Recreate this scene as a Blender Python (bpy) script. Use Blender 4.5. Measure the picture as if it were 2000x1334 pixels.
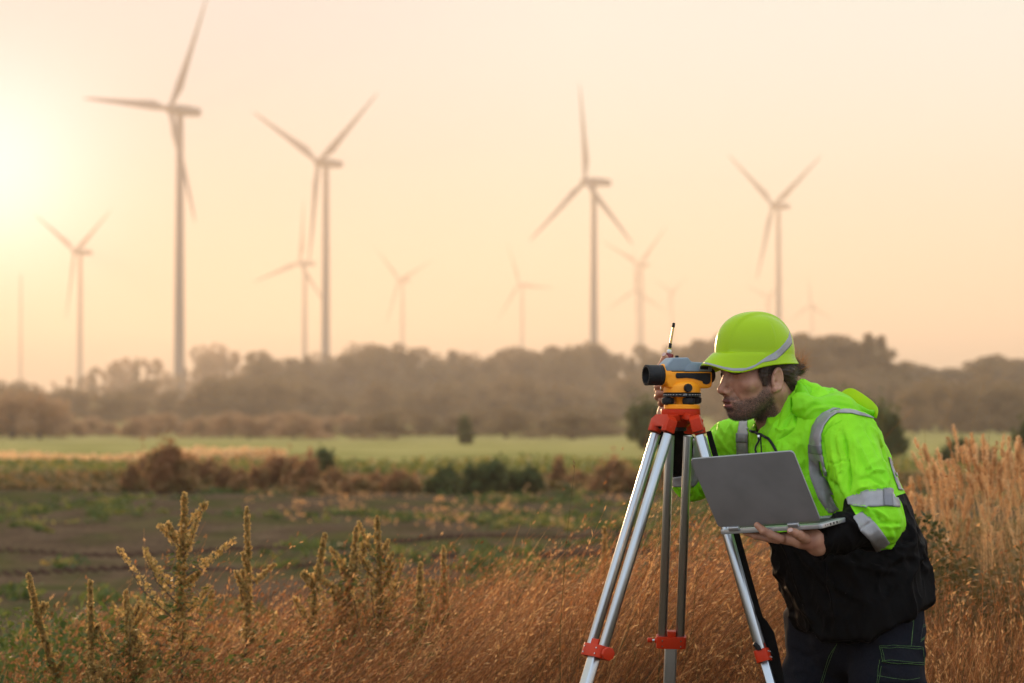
import bpy, bmesh, math, random
import numpy as np
from mathutils import Vector, Matrix
from mathutils.bvhtree import BVHTree

R_ = math.radians
sc = bpy.context.scene
for o in list(bpy.data.objects):
    bpy.data.objects.remove(o)

# ------------------------------------------------------------ camera
CAM_H = 1.35
FPX = 4722.0                    # focal length in photo pixels (85 mm on a 36 mm sensor, 2000 px wide)
PITCH = math.atan((790 - 667) / FPX)
camd = bpy.data.cameras.new("camera")
camd.lens = 85
camd.sensor_width = 36
camd.clip_start = 0.1
camd.clip_end = 20000
camd.dof.use_dof = True
camd.dof.focus_distance = 5.86
camd.dof.aperture_fstop = 4.6
camd.dof.aperture_blades = 0
cam = bpy.data.objects.new("camera", camd)
sc.collection.objects.link(cam)
cam.location = (0, 0, CAM_H)
cam.rotation_euler = (R_(90) + PITCH, 0, 0)
sc.camera = cam

# ------------------------------------------------------------ sky, sun, exposure
SUN_EL, SUN_AZ = R_(4.6), R_(-12.4)      # azimuth from +Y, negative = left of the view
SUN_DIR = Vector((math.sin(SUN_AZ) * math.cos(SUN_EL), math.cos(SUN_AZ) * math.cos(SUN_EL), math.sin(SUN_EL)))
world = bpy.data.worlds.new("World")
sc.world = world
world.use_nodes = True
wn, wl = world.node_tree.nodes, world.node_tree.links
wn.clear()
w_out = wn.new('ShaderNodeOutputWorld')
w_bg = wn.new('ShaderNodeBackground')
w_bg.inputs['Strength'].default_value = 0.074
sky = wn.new('ShaderNodeTexSky')
sky.sky_type = 'NISHITA'
sky.sun_disc = False
sky.sun_elevation = SUN_EL
sky.sun_rotation = SUN_AZ
sky.air_density = 1.2
sky.dust_density = 4.0
sky.ozone_density = 1.0
# thin veil of cloud over the sky: lifts it and takes the depth out of its colours
tc = wn.new('ShaderNodeTexCoord')
dotn = wn.new('ShaderNodeVectorMath'); dotn.operation = 'DOT_PRODUCT'
dotn.inputs[1].default_value = SUN_DIR
wl.new(tc.outputs['Generated'], dotn.inputs[0])
veil = wn.new('ShaderNodeValToRGB')
cr = veil.color_ramp
cr.interpolation = 'B_SPLINE'
VEIL = [(0.0, (8.6, 10.3, 12.4)), (0.40, (8.6, 10.0, 11.6)), (0.70, (8.2, 8.7, 9.2)),
        (0.93, (6.0, 7.1, 6.7)), (0.985, (4.7, 6.1, 6.3)), (1.0, (3.0, 3.7, 4.6))]
while len(cr.elements) < len(VEIL):
    cr.elements.new(0.5)
for e, (p, c) in zip(cr.elements, VEIL):
    e.position = p; e.color = (c[0] / 20, c[1] / 20, c[2] / 20, 1)
rem = wn.new('ShaderNodeMapRange')
rem.inputs['From Min'].default_value = -1; rem.inputs['From Max'].default_value = 1
wl.new(dotn.outputs['Value'], rem.inputs['Value'])
wl.new(rem.outputs['Result'], veil.inputs['Fac'])
vs = wn.new('ShaderNodeVectorMath'); vs.operation = 'SCALE'; vs.inputs['Scale'].default_value = 20.0
wl.new(veil.outputs['Color'], vs.inputs[0])
wmix = wn.new('ShaderNodeMix'); wmix.data_type = 'RGBA'
wmix.inputs[0].default_value = 0.965
wl.new(sky.outputs['Color'], wmix.inputs[6])
wl.new(vs.outputs['Vector'], wmix.inputs[7])
# glow round the sun behind the veil
gl = wn.new('ShaderNodeMath'); gl.operation = 'POWER'; gl.use_clamp = False
mx = wn.new('ShaderNodeMath'); mx.operation = 'MAXIMUM'; mx.inputs[1].default_value = 0.0
wl.new(dotn.outputs['Value'], mx.inputs[0]); wl.new(mx.outputs[0], gl.inputs[0]); gl.inputs[1].default_value = 1000
gl2 = wn.new('ShaderNodeVectorMath'); gl2.operation = 'SCALE'; gl2.inputs[0].default_value = (8.5, 7.6, 9.2)
wl.new(gl.outputs[0], gl2.inputs['Scale'])
wadd = wn.new('ShaderNodeVectorMath'); wadd.operation = 'ADD'
wl.new(wmix.outputs[2], wadd.inputs[0]); wl.new(gl2.outputs['Vector'], wadd.inputs[1])
# towards the horizon the sky turns peach
sepd = wn.new('ShaderNodeSeparateXYZ'); wl.new(tc.outputs['Generated'], sepd.inputs[0])
hor = wn.new('ShaderNodeMapRange'); hor.interpolation_type = 'SMOOTHSTEP'
hor.inputs['From Min'].default_value = -0.02; hor.inputs['From Max'].default_value = 0.16
wl.new(sepd.outputs['Z'], hor.inputs['Value'])
hcol = wn.new('ShaderNodeMix'); hcol.data_type = 'RGBA'
hcol.inputs[6].default_value = (1.15, 0.80, 0.50, 1); hcol.inputs[7].default_value = (1, 1, 1, 1)
wl.new(hor.outputs['Result'], hcol.inputs[0])
wmul = wn.new('ShaderNodeVectorMath'); wmul.operation = 'MULTIPLY'
wl.new(wadd.outputs['Vector'], wmul.inputs[0]); wl.new(hcol.outputs[2], wmul.inputs[1])
wl.new(wmul.outputs['Vector'], w_bg.inputs['Color'])
wl.new(w_bg.outputs[0], w_out.inputs['Surface'])

sund = bpy.data.lights.new("sun", 'SUN')
sund.energy = 5.0
sund.angle = R_(1.2)
sund.color = (1.0, 0.62, 0.33)
sun = bpy.data.objects.new("sun", sund)
sc.collection.objects.link(sun)
sun.rotation_euler = SUN_DIR.to_track_quat('Z', 'Y').to_euler()

vsn = sc.view_settings
vsn.view_transform = 'Standard'
vsn.look = 'None'
vsn.gamma = 1
vsn.use_curve_mapping = False
vsn.exposure = 0.92
sc.cycles.use_denoising = True
sc.cycles.volume_bounces = 2
sc.cycles.max_bounces = 8
sc.cycles.transparent_max_bounces = 12
sc.cycles.caustics_reflective = False
sc.cycles.caustics_refractive = False

# ------------------------------------------------------------ helpers
_cp, _sp = math.cos(PITCH), math.sin(PITCH)
def P(px, py, Y):
    """point on the ground plan at distance Y that the photo shows at pixel (px, py)"""
    dx, dy = (px - 1000) / FPX, (667 - py) / FPX
    d = (dx, _cp - dy * _sp, _sp + dy * _cp)
    k = Y / d[1]
    return Vector((d[0] * k, Y, CAM_H + d[2] * k))
def S(px, Y):
    return px * Y / FPX
def to_px(v):
    """numpy (n,3) world points -> photo pixels"""
    x, y, z = v[:, 0], v[:, 1], v[:, 2] - CAM_H
    f = y * _cp + z * _sp
    u = -y * _sp + z * _cp
    return np.stack([1000 + FPX * x / f, 667 - FPX * u / f], 1)

def tag(o, label=None, cat=None, group=None, kind=None):
    if label: o['label'] = label
    if cat: o['category'] = cat
    if group: o['group'] = group
    if kind: o['kind'] = kind
    return o
def link(o, parent=None):
    sc.collection.objects.link(o)
    if parent is not None:
        o.parent = parent
        o.matrix_parent_inverse = Matrix.Identity(4)
    return o
def empty(name, loc=(0, 0, 0), rz=0.0):
    o = bpy.data.objects.new(name, None)
    o.empty_display_size = 0.1
    o.location = loc
    o.rotation_euler = (0, 0, rz)
    return link(o)
def mesh_np(name, V, F, mat=None, parent=None, smooth=False, loc=None):
    """V (n,3); F (m,k) all faces with the same corner count, or a list of arrays"""
    me = bpy.data.meshes.new(name)
    V = np.asarray(V, dtype=np.float32)
    Fs = F if isinstance(F, list) else [np.asarray(F, dtype=np.int32)]
    Fs = [f for f in Fs if len(f)]
    me.vertices.add(len(V)); me.vertices.foreach_set('co', V.ravel())
    nl = sum(f.size for f in Fs); nf = sum(len(f) for f in Fs)
    me.loops.add(nl); me.polygons.add(nf)
    me.loops.foreach_set('vertex_index', np.concatenate([f.ravel() for f in Fs]).astype(np.int32))
    tot = np.concatenate([np.full(len(f), f.shape[1], np.int32) for f in Fs])
    me.polygons.foreach_set('loop_start', np.concatenate([[0], np.cumsum(tot)[:-1]]).astype(np.int32))
    if smooth:
        me.polygons.foreach_set('use_smooth', np.ones(nf, dtype=bool))
    me.update(calc_edges=True)
    me.validate()
    if mat: me.materials.append(mat)
    o = bpy.data.objects.new(name, me)
    if loc is not None: o.location = loc
    return link(o, parent)
def bm_obj(name, bm, mat=None, parent=None, smooth=False):
    me = bpy.data.meshes.new(name)
    bm.to_mesh(me); bm.free()
    if smooth:
        for p in me.polygons: p.use_smooth = True
    if mat: me.materials.append(mat)
    return link(bpy.data.objects.new(name, me), parent)

class MB:
    """collects shapes for one mesh"""
    def __init__(s): s.V = []; s.F = []; s.n = 0; s.sm = []
    def add(s, V, F):
        V = np.asarray(V, float); s.V.append(V)
        for f in F: s.F.append([i + s.n for i in f])
        s.n += len(V)
    def tube(s, pts, rad, seg=12, cap=True, squash=None, up=None):
        pts = [Vector(p) for p in pts]; n = len(pts)
        if not hasattr(rad, '__len__'): rad = [rad] * n
        V = []; F = []
        prev = None
        for i, p in enumerate(pts):
            t = (pts[min(i + 1, n - 1)] - pts[max(i - 1, 0)]).normalized()
            if prev is None:
                a = Vector(up) if up is not None else (Vector((0, 0, 1)) if abs(t.z) < 0.9 else Vector((0, 1, 0)))
                u = (a - t * a.dot(t)).normalized()
            else:
                u = (prev - t * prev.dot(t)).normalized()
            prev = u; w = t.cross(u)
            for k in range(seg):
                an = 2 * math.pi * k / seg
                q = p + u * (math.cos(an) * rad[i]) + w * (math.sin(an) * rad[i] * (squash or 1))
                V.append(q)
        for i in range(n - 1):
            for k in range(seg):
                k2 = (k + 1) % seg
                F.append((i * seg + k, i * seg + k2, (i + 1) * seg + k2, (i + 1) * seg + k))
        if cap:
            F.append(tuple(reversed(range(seg)))); F.append(tuple((n - 1) * seg + k for k in range(seg)))
        s.add(V, F); return s
    def box(s, c, size, M=None):
        x, y, z = [q / 2 for q in size]
        V = [Vector((a, b, d)) for a in (-x, x) for b in (-y, y) for d in (-z, z)]
        M = M or Matrix.Identity(3)
        V = [Vector(c) + M @ v for v in V]
        s.add(V, [(0, 1, 3, 2), (4, 6, 7, 5), (0, 4, 5, 1), (2, 3, 7, 6), (0, 2, 6, 4), (1, 5, 7, 3)]); return s
    def prism(s, poly, O, U, W, D, d0, d1):
        """2-D outline poly (u,w) on axes U,W about O, extruded along D from d0 to d1"""
        n = len(poly)
        V = [O + U * a + W * b + D * d0 for a, b in poly] + [O + U * a + W * b + D * d1 for a, b in poly]
        F = [tuple(range(n)), tuple(reversed(range(n, 2 * n)))]
        F += [(i, i + n, (i + 1) % n + n, (i + 1) % n) for i in range(n)]
        s.add(V, F); return s
    def lathe(s, prof, O, A, seg=32, U=None):
        """profile [(r, h)] round axis A from O"""
        A = A.normalized(); u = (U or (Vector((1, 0, 0)) if abs(A.x) < 0.9 else Vector((0, 1, 0))))
        u = (u - A * u.dot(A)).normalized(); w = A.cross(u)
        V = []; F = []; n = len(prof)
        for r, h in prof:
            for k in range(seg):
                an = 2 * math.pi * k / seg
                V.append(O + A * h + (u * math.cos(an) + w * math.sin(an)) * r)
        for i in range(n - 1):
            for k in range(seg):
                k2 = (k + 1) % seg
                F.append((i * seg + k, i * seg + k2, (i + 1) * seg + k2, (i + 1) * seg + k))
        F.append(tuple(reversed(range(seg)))); F.append(tuple((n - 1) * seg + k for k in range(seg)))
        s.add(V, F); return s
    def build(s, name, mat, parent=None, bevel=0.0, smooth=None, bseg=2, angle=35):
        me = bpy.data.meshes.new(name)
        me.from_pydata([tuple(v) for V in s.V for v in V], [], s.F)
        bm = bmesh.new(); bm.from_mesh(me)
        bmesh.ops.recalc_face_normals(bm, faces=bm.faces)
        if bevel > 0:
            ed = [e for e in bm.edges if len(e.link_faces) == 2 and e.calc_face_angle(0) > R_(25)]
            bmesh.ops.bevel(bm, geom=ed, offset=bevel, segments=bseg, profile=0.6, affect='EDGES', clamp_overlap=True)
        bm.to_mesh(me); bm.free()
        if smooth is None or smooth:
            me.polygons.foreach_set('use_smooth', np.ones(len(me.polygons), dtype=bool))
            me.set_sharp_from_angle(angle=R_(angle))
        me.materials.append(mat)
        return link(bpy.data.objects.new(name, me), parent)

# ------------------------------------------------------------ materials
def principled(name, col, rough=0.6, metal=0.0, spec=0.5, noise=None, bump=None, coat=0.0, emis=None, subs=0.0, trans=0.0, sheen=0.0):
    """noise=(scale, amount, colour2); bump=(scale, strength, distance); trans = share of light let through (thin sheets)"""
    m = bpy.data.materials.new(name); m.use_nodes = True
    nt = m.node_tree; N, L = nt.nodes, nt.links
    b = N['Principled BSDF']
    b.inputs['Base Color'].default_value = (*col, 1)
    b.inputs['Roughness'].default_value = rough
    b.inputs['Metallic'].default_value = metal
    b.inputs['Specular IOR Level'].default_value = spec
    if coat: b.inputs['Coat Weight'].default_value = coat; b.inputs['Coat Roughness'].default_value = 0.08
    if sheen: b.inputs['Sheen Weight'].default_value = sheen
    if subs:
        b.inputs['Subsurface Weight'].default_value = subs
        b.inputs['Subsurface Radius'].default_value = (0.012, 0.005, 0.003)
        b.inputs['Subsurface Scale'].default_value = 0.6
    tcn = N.new('ShaderNodeTexCoord')
    if noise:
        t = N.new('ShaderNodeTexNoise'); t.inputs['Scale'].default_value = noise[0]; t.inputs['Detail'].default_value = 5
        L.new(tcn.outputs['Object'], t.inputs['Vector'])
        mr = N.new('ShaderNodeMapRange'); mr.inputs['From Min'].default_value = 0.35; mr.inputs['From Max'].default_value = 0.68
        mr.inputs['To Max'].default_value = noise[1]
        L.new(t.outputs['Fac'], mr.inputs['Value'])
        mi = N.new('ShaderNodeMix'); mi.data_type = 'RGBA'
        mi.inputs[6].default_value = (*col, 1); mi.inputs[7].default_value = (*noise[2], 1)
        L.new(mr.outputs['Result'], mi.inputs[0]); L.new(mi.outputs[2], b.inputs['Base Color'])
    if bump:
        t = N.new('ShaderNodeTexNoise'); t.inputs['Scale'].default_value = bump[0]; t.inputs['Detail'].default_value = 4
        L.new(tcn.outputs['Object'], t.inputs['Vector'])
        bp = N.new('ShaderNodeBump'); bp.inputs['Strength'].default_value = bump[1]; bp.inputs['Distance'].default_value = bump[2]
        L.new(t.outputs['Fac'], bp.inputs['Height']); L.new(bp.outputs['Normal'], b.inputs['Normal'])
    if trans:
        tr = N.new('ShaderNodeBsdfTranslucent')
        src = b.inputs['Base Color']
        if src.is_linked: L.new(src.links[0].from_socket, tr.inputs['Color'])
        else: tr.inputs['Color'].default_value = (*col, 1)
        ms = N.new('ShaderNodeMixShader'); ms.inputs[0].default_value = trans
        L.new(b.outputs[0], ms.inputs[1]); L.new(tr.outputs[0], ms.inputs[2])
        L.new(ms.outputs[0], N['Material Output'].inputs['Surface'])
    return m
# ============================================================ ground
def smooth01(t):
    t = np.clip(t, 0, 1); return t * t * (3 - 2 * t)
def ground_z(x, y):
    x = np.asarray(x, float); y = np.asarray(y, float)
    z = -1.9 * smooth01((y - 45) / 190.0) + 4.3 * smooth01((y - 300) / 650.0)
    z = z + 0.05 * np.sin(x * 0.9 + 1.3) * np.sin(y * 0.35) * (y > 8) + 0.02 * np.sin(x * 2.3 + y * 1.7)
    return z
def gz(x, y): return float(ground_z(x, y))

def make_ground():
    ys = np.concatenate([[-400, -250, -120, -60], np.linspace(-40, 3, 20), np.arange(3.4, 14, 0.2), np.arange(14, 60, 0.5), np.geomspace(60, 6500, 90)])
    us = np.linspace(-1, 1, 221)
    V = []
    for y in ys:
        half = 10 + abs(y) * 0.9
        xs = us * half
        V.append(np.stack([xs, np.full_like(xs, y), ground_z(xs, np.full_like(xs, y))], 1))
    V = np.concatenate(V)
    nx, ny = len(us), len(ys)
    i = np.arange(ny - 1)[:, None] * nx + np.arange(nx - 1)[None]
    F = np.stack([i, i + 1, i + nx + 1, i + nx], -1).reshape(-1, 4)
    m = bpy.data.materials.new("field_soil_and_grass"); m.use_nodes = True
    nt = m.node_tree; N, L = nt.nodes, nt.links
    b = N['Principled BSDF']; b.inputs['Roughness'].default_value = 0.95; b.inputs['Specular IOR Level'].default_value = 0.0
    geo = N.new('ShaderNodeNewGeometry')
    sep = N.new('ShaderNodeSeparateXYZ'); L.new(geo.outputs['Position'], sep.inputs[0])
    def noise(scale, det=4, stretch=None):
        t = N.new('ShaderNodeTexNoise'); t.inputs['Scale'].default_value = scale; t.inputs['Detail'].default_value = det
        if stretch:
            mp = N.new('ShaderNodeMapping'); mp.inputs['Scale'].default_value = stretch
            L.new(geo.outputs['Position'], mp.inputs['Vector']); L.new(mp.outputs[0], t.inputs['Vector'])
        else: L.new(geo.outputs['Position'], t.inputs['Vector'])
        return t.outputs['Fac']
    def mrange(v, a, bb, c=0, d=1):
        r = N.new('ShaderNodeMapRange'); r.inputs['From Min'].default_value = a; r.inputs['From Max'].default_value = bb
        r.inputs['To Min'].default_value = c; r.inputs['To Max'].default_value = d
        L.new(v, r.inputs['Value']); return r.outputs['Result']
    def mix(f, a, bcol):
        r = N.new('ShaderNodeMix'); r.data_type = 'RGBA'
        L.new(f, r.inputs[0])
        for k, c in ((6, a), (7, bcol)):
            if isinstance(c, tuple): r.inputs[k].default_value = (*c, 1)
            else: L.new(c, r.inputs[k])
        return r.outputs[2]
    soil = mix(mrange(noise(1.3, 6), 0.35, 0.65), (0.084, 0.052, 0.031), (0.140, 0.092, 0.053))
    soil = mix(mrange(noise(14, 4), 0.45, 0.7), soil, (0.048, 0.030, 0.020))
    green = mix(mrange(noise(2.0, 3), 0.4, 0.6), (0.045, 0.058, 0.014), (0.085, 0.075, 0.022))
    patch = mrange(noise(0.9, 9, (1.0, 0.45, 1)), 0.44, 0.66, 0, 0.75)
    near = mix(patch, soil, green)
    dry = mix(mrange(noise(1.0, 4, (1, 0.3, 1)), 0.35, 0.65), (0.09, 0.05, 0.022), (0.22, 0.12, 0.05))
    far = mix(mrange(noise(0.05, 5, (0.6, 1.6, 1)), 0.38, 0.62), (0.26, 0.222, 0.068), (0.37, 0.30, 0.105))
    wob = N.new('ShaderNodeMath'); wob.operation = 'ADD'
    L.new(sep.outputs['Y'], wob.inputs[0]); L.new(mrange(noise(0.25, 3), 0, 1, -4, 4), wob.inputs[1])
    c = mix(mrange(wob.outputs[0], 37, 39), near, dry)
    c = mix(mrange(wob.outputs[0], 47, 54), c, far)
    L.new(c, b.inputs['Base Color'])
    bp = N.new('ShaderNodeBump'); bp.inputs['Strength'].default_value = 0.9; bp.inputs['Distance'].default_value = 0.06
    L.new(noise(5, 8), bp.inputs['Height']); L.new(bp.outputs[0], b.inputs['Normal'])
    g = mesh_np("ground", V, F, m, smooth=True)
    tag(g, kind='structure')
    return g
make_ground()

# ============================================================ trees and bushes
def leaf_quads(C, size, rng, flat=0.0):
    """one small bent leaf-clump quad at every centre"""
    n = len(C)
    a = rng.normal(size=(n, 3)); a /= np.linalg.norm(a, axis=1)[:, None]
    b = rng.normal(size=(n, 3)); b -= a * (a * b).sum(1)[:, None]; b /= np.linalg.norm(b, axis=1)[:, None]
    s = size * rng.uniform(0.5, 1.3, n)[:, None]
    V = np.stack([C - a * s - b * s * .5, C + a * s * .2 - b * s * .6, C + a * s + b * s * .5, C - a * s * .2 + b * s * .6], 1).reshape(-1, 3)
    F = np.arange(4 * n).reshape(n, 4)
    return V, F
def crown_points(blobs, n, rng, shell=0.55):
    """blobs: (cx,cy,cz,rx,ry,rz); points favour the outside of each blob"""
    w = np.array([b[3] * b[4] + b[4] * b[5] for b in blobs]); w = w / w.sum()
    k = rng.choice(len(blobs), n, p=w)
    B = np.array(blobs)[k]
    d = rng.normal(size=(n, 3)); d /= np.linalg.norm(d, axis=1)[:, None]
    r = shell + (1 - shell) * rng.random(n) ** 0.6
    r *= 1 + 0.16 * np.sin(d[:, 0] * 5 + k) * np.cos(d[:, 2] * 6 + k * 2)
    return B[:, :3] + d * r[:, None] * B[:, 3:6]

M_LEAF = {
 'wood': principled("wood_foliage", (0.20, 0.14, 0.07), 0.8, spec=0.2, noise=(0.5, 1, (0.29, 0.19, 0.09)), trans=0.45),
 'near': principled("shrub_foliage", (0.085, 0.105, 0.035), 0.8, spec=0.2, noise=(3, 1, (0.14, 0.13, 0.045)), trans=0.4),
 'dry': principled("dry_shrub_foliage", (0.42, 0.21, 0.10), 0.85, spec=0.1, noise=(2.5, 1, (0.24, 0.17, 0.06)), trans=0.5),
 'straw': principled("straw_foliage", (0.42, 0.27, 0.13), 0.85, spec=0.1, noise=(2.5, 1, (0.3, 0.18, 0.08)), trans=0.4),
}
M_BARK = principled("bark", (0.09, 0.065, 0.045), 0.9, noise=(6, 1, (0.05, 0.035, 0.025)))

def tree_proto(kind, rng):
    """unit-ish trees 10 m tall; returns (crown V,F, trunk MB)"""
    tr = MB(); blobs = []
    if kind == 'round':
        top = 6.5
        for k in range(15):
            a = rng.uniform(0, 6.28); r = rng.uniform(0.3, 2.2); z = rng.uniform(3.0, 8.6)
            rr = rng.uniform(0.8, 1.4)
            blobs.append((r * math.cos(a), r * math.sin(a), z, rr, rr, rr * 0.8))
    elif kind == 'tall':
        top = 8.6
        for k in range(12):
            z = 1.0 + k * 0.70; rr = 1.25 * (1 - (k / 15.0)) * rng.uniform(0.75, 1.15)
            blobs.append((rng.uniform(-.4, .4), rng.uniform(-.4, .4), z, rr, rr, 0.75))
    elif kind == 'spread':
        top = 7.0
        for k in range(13):
            a = k * 2.4; r = rng.uniform(0.6, 3.3); z = rng.uniform(6.6, 8.8) - r * 0.25
            blobs.append((r * math.cos(a), r * math.sin(a), z, 1.3, 1.3, 0.7))
    elif kind == 'bushy':
        top = 7.0
        for k in range(16):
            a = rng.uniform(0, 6.28); z = rng.uniform(0.6, 8.2); r = rng.uniform(0.2, 3.4) * (1 - (z / 11) ** 1.6)
            rr = rng.uniform(1.1, 1.9)
            blobs.append((r * math.cos(a), r * math.sin(a), max(z, .8), rr, rr, rr * 0.85))
    elif kind == 'loose':
        top = 7.6
        for k in range(13):
            z = rng.uniform(1.2, 9.0); r = rng.uniform(0, 1.6) * (1 - abs(z - 5) / 7)
            a = rng.uniform(0, 6.28)
            rr = rng.uniform(0.55, 1.0)
            blobs.append((r * math.cos(a), r * math.sin(a), z, rr, rr, rr * 1.1))
    C = crown_points(blobs, {'round': 3200, 'tall': 2600, 'spread': 2400, 'loose': 2000, 'bushy': 4200}[kind], rng, 0.45)
    V, F = leaf_quads(C, 0.2, rng)
    pts = [(0.12 * math.sin(t * 2), 0.1 * math.cos(t * 3), t * top) for t in (0, .2, .45, .7, 1)]
    tr.tube(pts, [0.26, 0.2, 0.16, 0.11, 0.04], 8)
    for bl in blobs[::2]:
        z0 = min(bl[2] * 0.62, top * 0.85)
        tr.tube([(0, 0, z0), (bl[0] * .5, bl[1] * .5, (z0 + bl[2]) / 2 + .2), (bl[0], bl[1], bl[2])], [0.09, 0.06, 0.02], 5)
    return V, F, tr

PROTO = {}
def tree_meshes():
    for i, kind in enumerate(['round', 'round', 'tall', 'spread', 'loose', 'tall', 'bushy', 'bushy']):
        rng = np.random.default_rng(50 + i)
        V, F, tr = tree_proto(kind, rng)
        t = tr.build("trunk", M_BARK); c = mesh_np("crown", V, F, M_LEAF['wood'])
        PROTO.setdefault(kind, []).append((t.data, c.data))
        bpy.data.objects.remove(t); bpy.data.objects.remove(c)
tree_meshes()
M_LEAF['glow'] = principled("glare_tinted_foliage", (0.38, 0.23, 0.12), 0.8, spec=0.1, noise=(0.5, 1, (0.46, 0.29, 0.16)), trans=0.5)  # leaf colour lightened and warmed: sunlit haze put into the left trees
for kd, src in (('bushy_glare', 'bushy'), ('slim_glare', 'loose')):
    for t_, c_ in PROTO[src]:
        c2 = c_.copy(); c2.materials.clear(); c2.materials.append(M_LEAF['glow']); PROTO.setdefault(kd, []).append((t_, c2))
trng = random.Random(9)
def put_tree(kind, px, Y, top_py, label, group=None, wide=1.0, name=None):
    X = S(px - 1000, Y); z = gz(X, Y)
    h = P(px, top_py, Y).z - z
    s = h / 9.4
    root = empty(name or {'round': 'broadleaf_tree', 'tall': 'conifer_tree', 'spread': 'umbrella_tree', 'loose': 'slender_tree', 'bushy': 'bushy_tree', 'bushy_glare': 'bushy_tree', 'slim_glare': 'slender_tree'}[kind], (X, Y, z - 0.05), trng.uniform(0, 6.28))
    root.scale = (s * wide, s * wide, s)
    if group: label = SHAPE[kind] + ' ' + label + ', ' + where(px); group = group + ', ' + where(px) + ', ' + SHAPE[kind]
    tag(root, label, 'tree', group)
    td, cd = trng.choice(PROTO[kind])
    link(bpy.data.objects.new('trunk', td), root); link(bpy.data.objects.new('crown', cd), root)
    return root
def interp(tab, x):
    return float(np.interp(x, [t[0] for t in tab], [t[1] for t in tab]))

WHERE = [(75, 'at the far left edge'), (150, 'just left of the leftmost turbine'), (250, 'just right of the leftmost turbine'), (350, 'just left of the tallest turbine'), (470, 'just right of the tallest turbine'),
         (590, 'left of second tallest turbine'), (700, 'right of second tallest turbine'), (785, 'left of the lone faint turbine'), (900, 'right of the lone faint turbine'), (1020, 'left of the faint middle turbine'),
         (1155, 'left of the upright blade turbine'), (1250, 'right of the upright blade turbine'), (1340, 'behind the antenna'), (1420, 'between antenna and helmet'), (1600, 'behind the helmet'),
         (1680, 'just right of the helmet'), (1745, 'right end of the tall clump'), (1830, 'left part of the far right'), (1920, 'middle of the far right'), (9999, 'at the right edge')]
def where(px):
    return next(w for a, w in WHERE if px < a)
SHAPE = {'round': 'round', 'bushy': 'broad', 'tall': 'pointed', 'loose': 'slim', 'slim_glare': 'slim glare tinted', 'bushy_glare': 'broad glare tinted', 'spread': 'flat topped'}
# far wood: outline of its top in the photo
TOPS = [(-120, 770), (0, 765), (60, 752), (110, 742), (150, 725), (200, 722), (240, 700), (270, 708), (300, 702), (330, 728), (370, 722), (400, 682), (440, 680),
        (470, 712), (505, 692), (560, 702), (600, 694), (650, 700), (690, 678), (705, 666), (730, 682), (770, 676), (800, 684), (850, 692), (900, 690), (950, 686),
        (985, 674), (1020, 680), (1060, 694), (1090, 676), (1130, 678), (1168, 664), (1200, 688), (1225, 682), (1260, 682), (1300, 684), (1340, 676), (1370, 668), (1400, 662),
        (1460, 662), (1520, 660), (1560, 655)]
x = -110
while x < 1540:
    Y = trng.uniform(560, 660) if x > 470 else trng.uniform(780, 930)
    top = interp(TOPS, x) + trng.uniform(-13, 13)
    if x < 470:
        kind = trng.choice(['slim_glare', 'tall', 'loose', 'bushy_glare', 'bushy_glare'])
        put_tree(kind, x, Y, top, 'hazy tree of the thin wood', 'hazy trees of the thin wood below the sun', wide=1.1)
        x += trng.uniform(13, 26)
    else:
        kind = trng.choice(['bushy', 'round', 'tall', 'bushy', 'loose'])
        put_tree(kind, x, Y, top, 'hazy tree of the long wood', 'hazy trees of the long wood across the middle', wide=trng.uniform(1.15, 1.6))
        x += trng.uniform(10, 17)
# low growth at the foot of the wood
x = -110
while x < 1560:
    Y = trng.uniform(380, 500)
    top = 752 + trng.uniform(-26, 26) + (10 if x < 400 else 0)
    put_tree('bushy', x, Y, top, 'low tree at the foot of the wood', 'bushy trees along the foot of the wood', wide=trng.uniform(1.5, 2.2))
    x += trng.uniform(19, 30)
# nearer dark clumps in front of the haze at left
for (px, top, w) in [(-15, 772, 1.6), (22, 764, 1.5), (52, 768, 1.5), (78, 760, 1.5), (104, 782, 1.5), (150, 812, 1.6), (182, 806, 1.9), (215, 815, 1.8), (262, 812, 1.8), (300, 794, 1.9), (330, 800, 1.9), (362, 812, 1.6), (422, 806, 1.7), (486, 810, 1.8), (548, 800, 1.7), (608, 808, 1.8), (676, 802, 1.7), (722, 800, 1.8),
                     (395, 806, 1.8), (450, 798, 1.8), (520, 802, 2), (575, 806, 2), (640, 800, 2), (770, 792, 2), (820, 788, 2.1), (880, 798, 2.1), (930, 800, 2), (990, 796, 2), (1060, 800, 2), (1120, 794, 2), (1180, 800, 2)]:
    put_tree('bushy_glare' if px < 700 else 'bushy', px, trng.uniform(225, 262), top + trng.uniform(-6, 12), 'brown tree edging the green field', 'bushy trees at the far edge of the green field', wide=w * trng.uniform(1.2, 1.7))
# tall clump at right, behind the man
for (px, top, k) in [(1545, 664, 'round'), (1562, 655, 'round'), (1580, 648, 'round'), (1600, 650, 'round'), (1622, 652, 'round'), (1642, 656, 'round'), (1660, 668, 'round'),
                     (1676, 664, 'tall'), (1694, 650, 'tall'), (1708, 656, 'round'), (1722, 654, 'tall'), (1733, 678, 'round'), (1740, 705, 'round')]:
    put_tree(k, px, trng.uniform(395, 425), top, 'tree of the tall dark clump', 'tall trees of the clump right of the helmet', wide=trng.uniform(1.15, 1.45))
for px in range(1530, 1750, 21):
    put_tree('bushy', px, trng.uniform(350, 385), 725 + trng.uniform(-12, 14), 'lower tree fronting the tall clump', 'lower trees fronting the right clump', wide=1.7)
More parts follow.
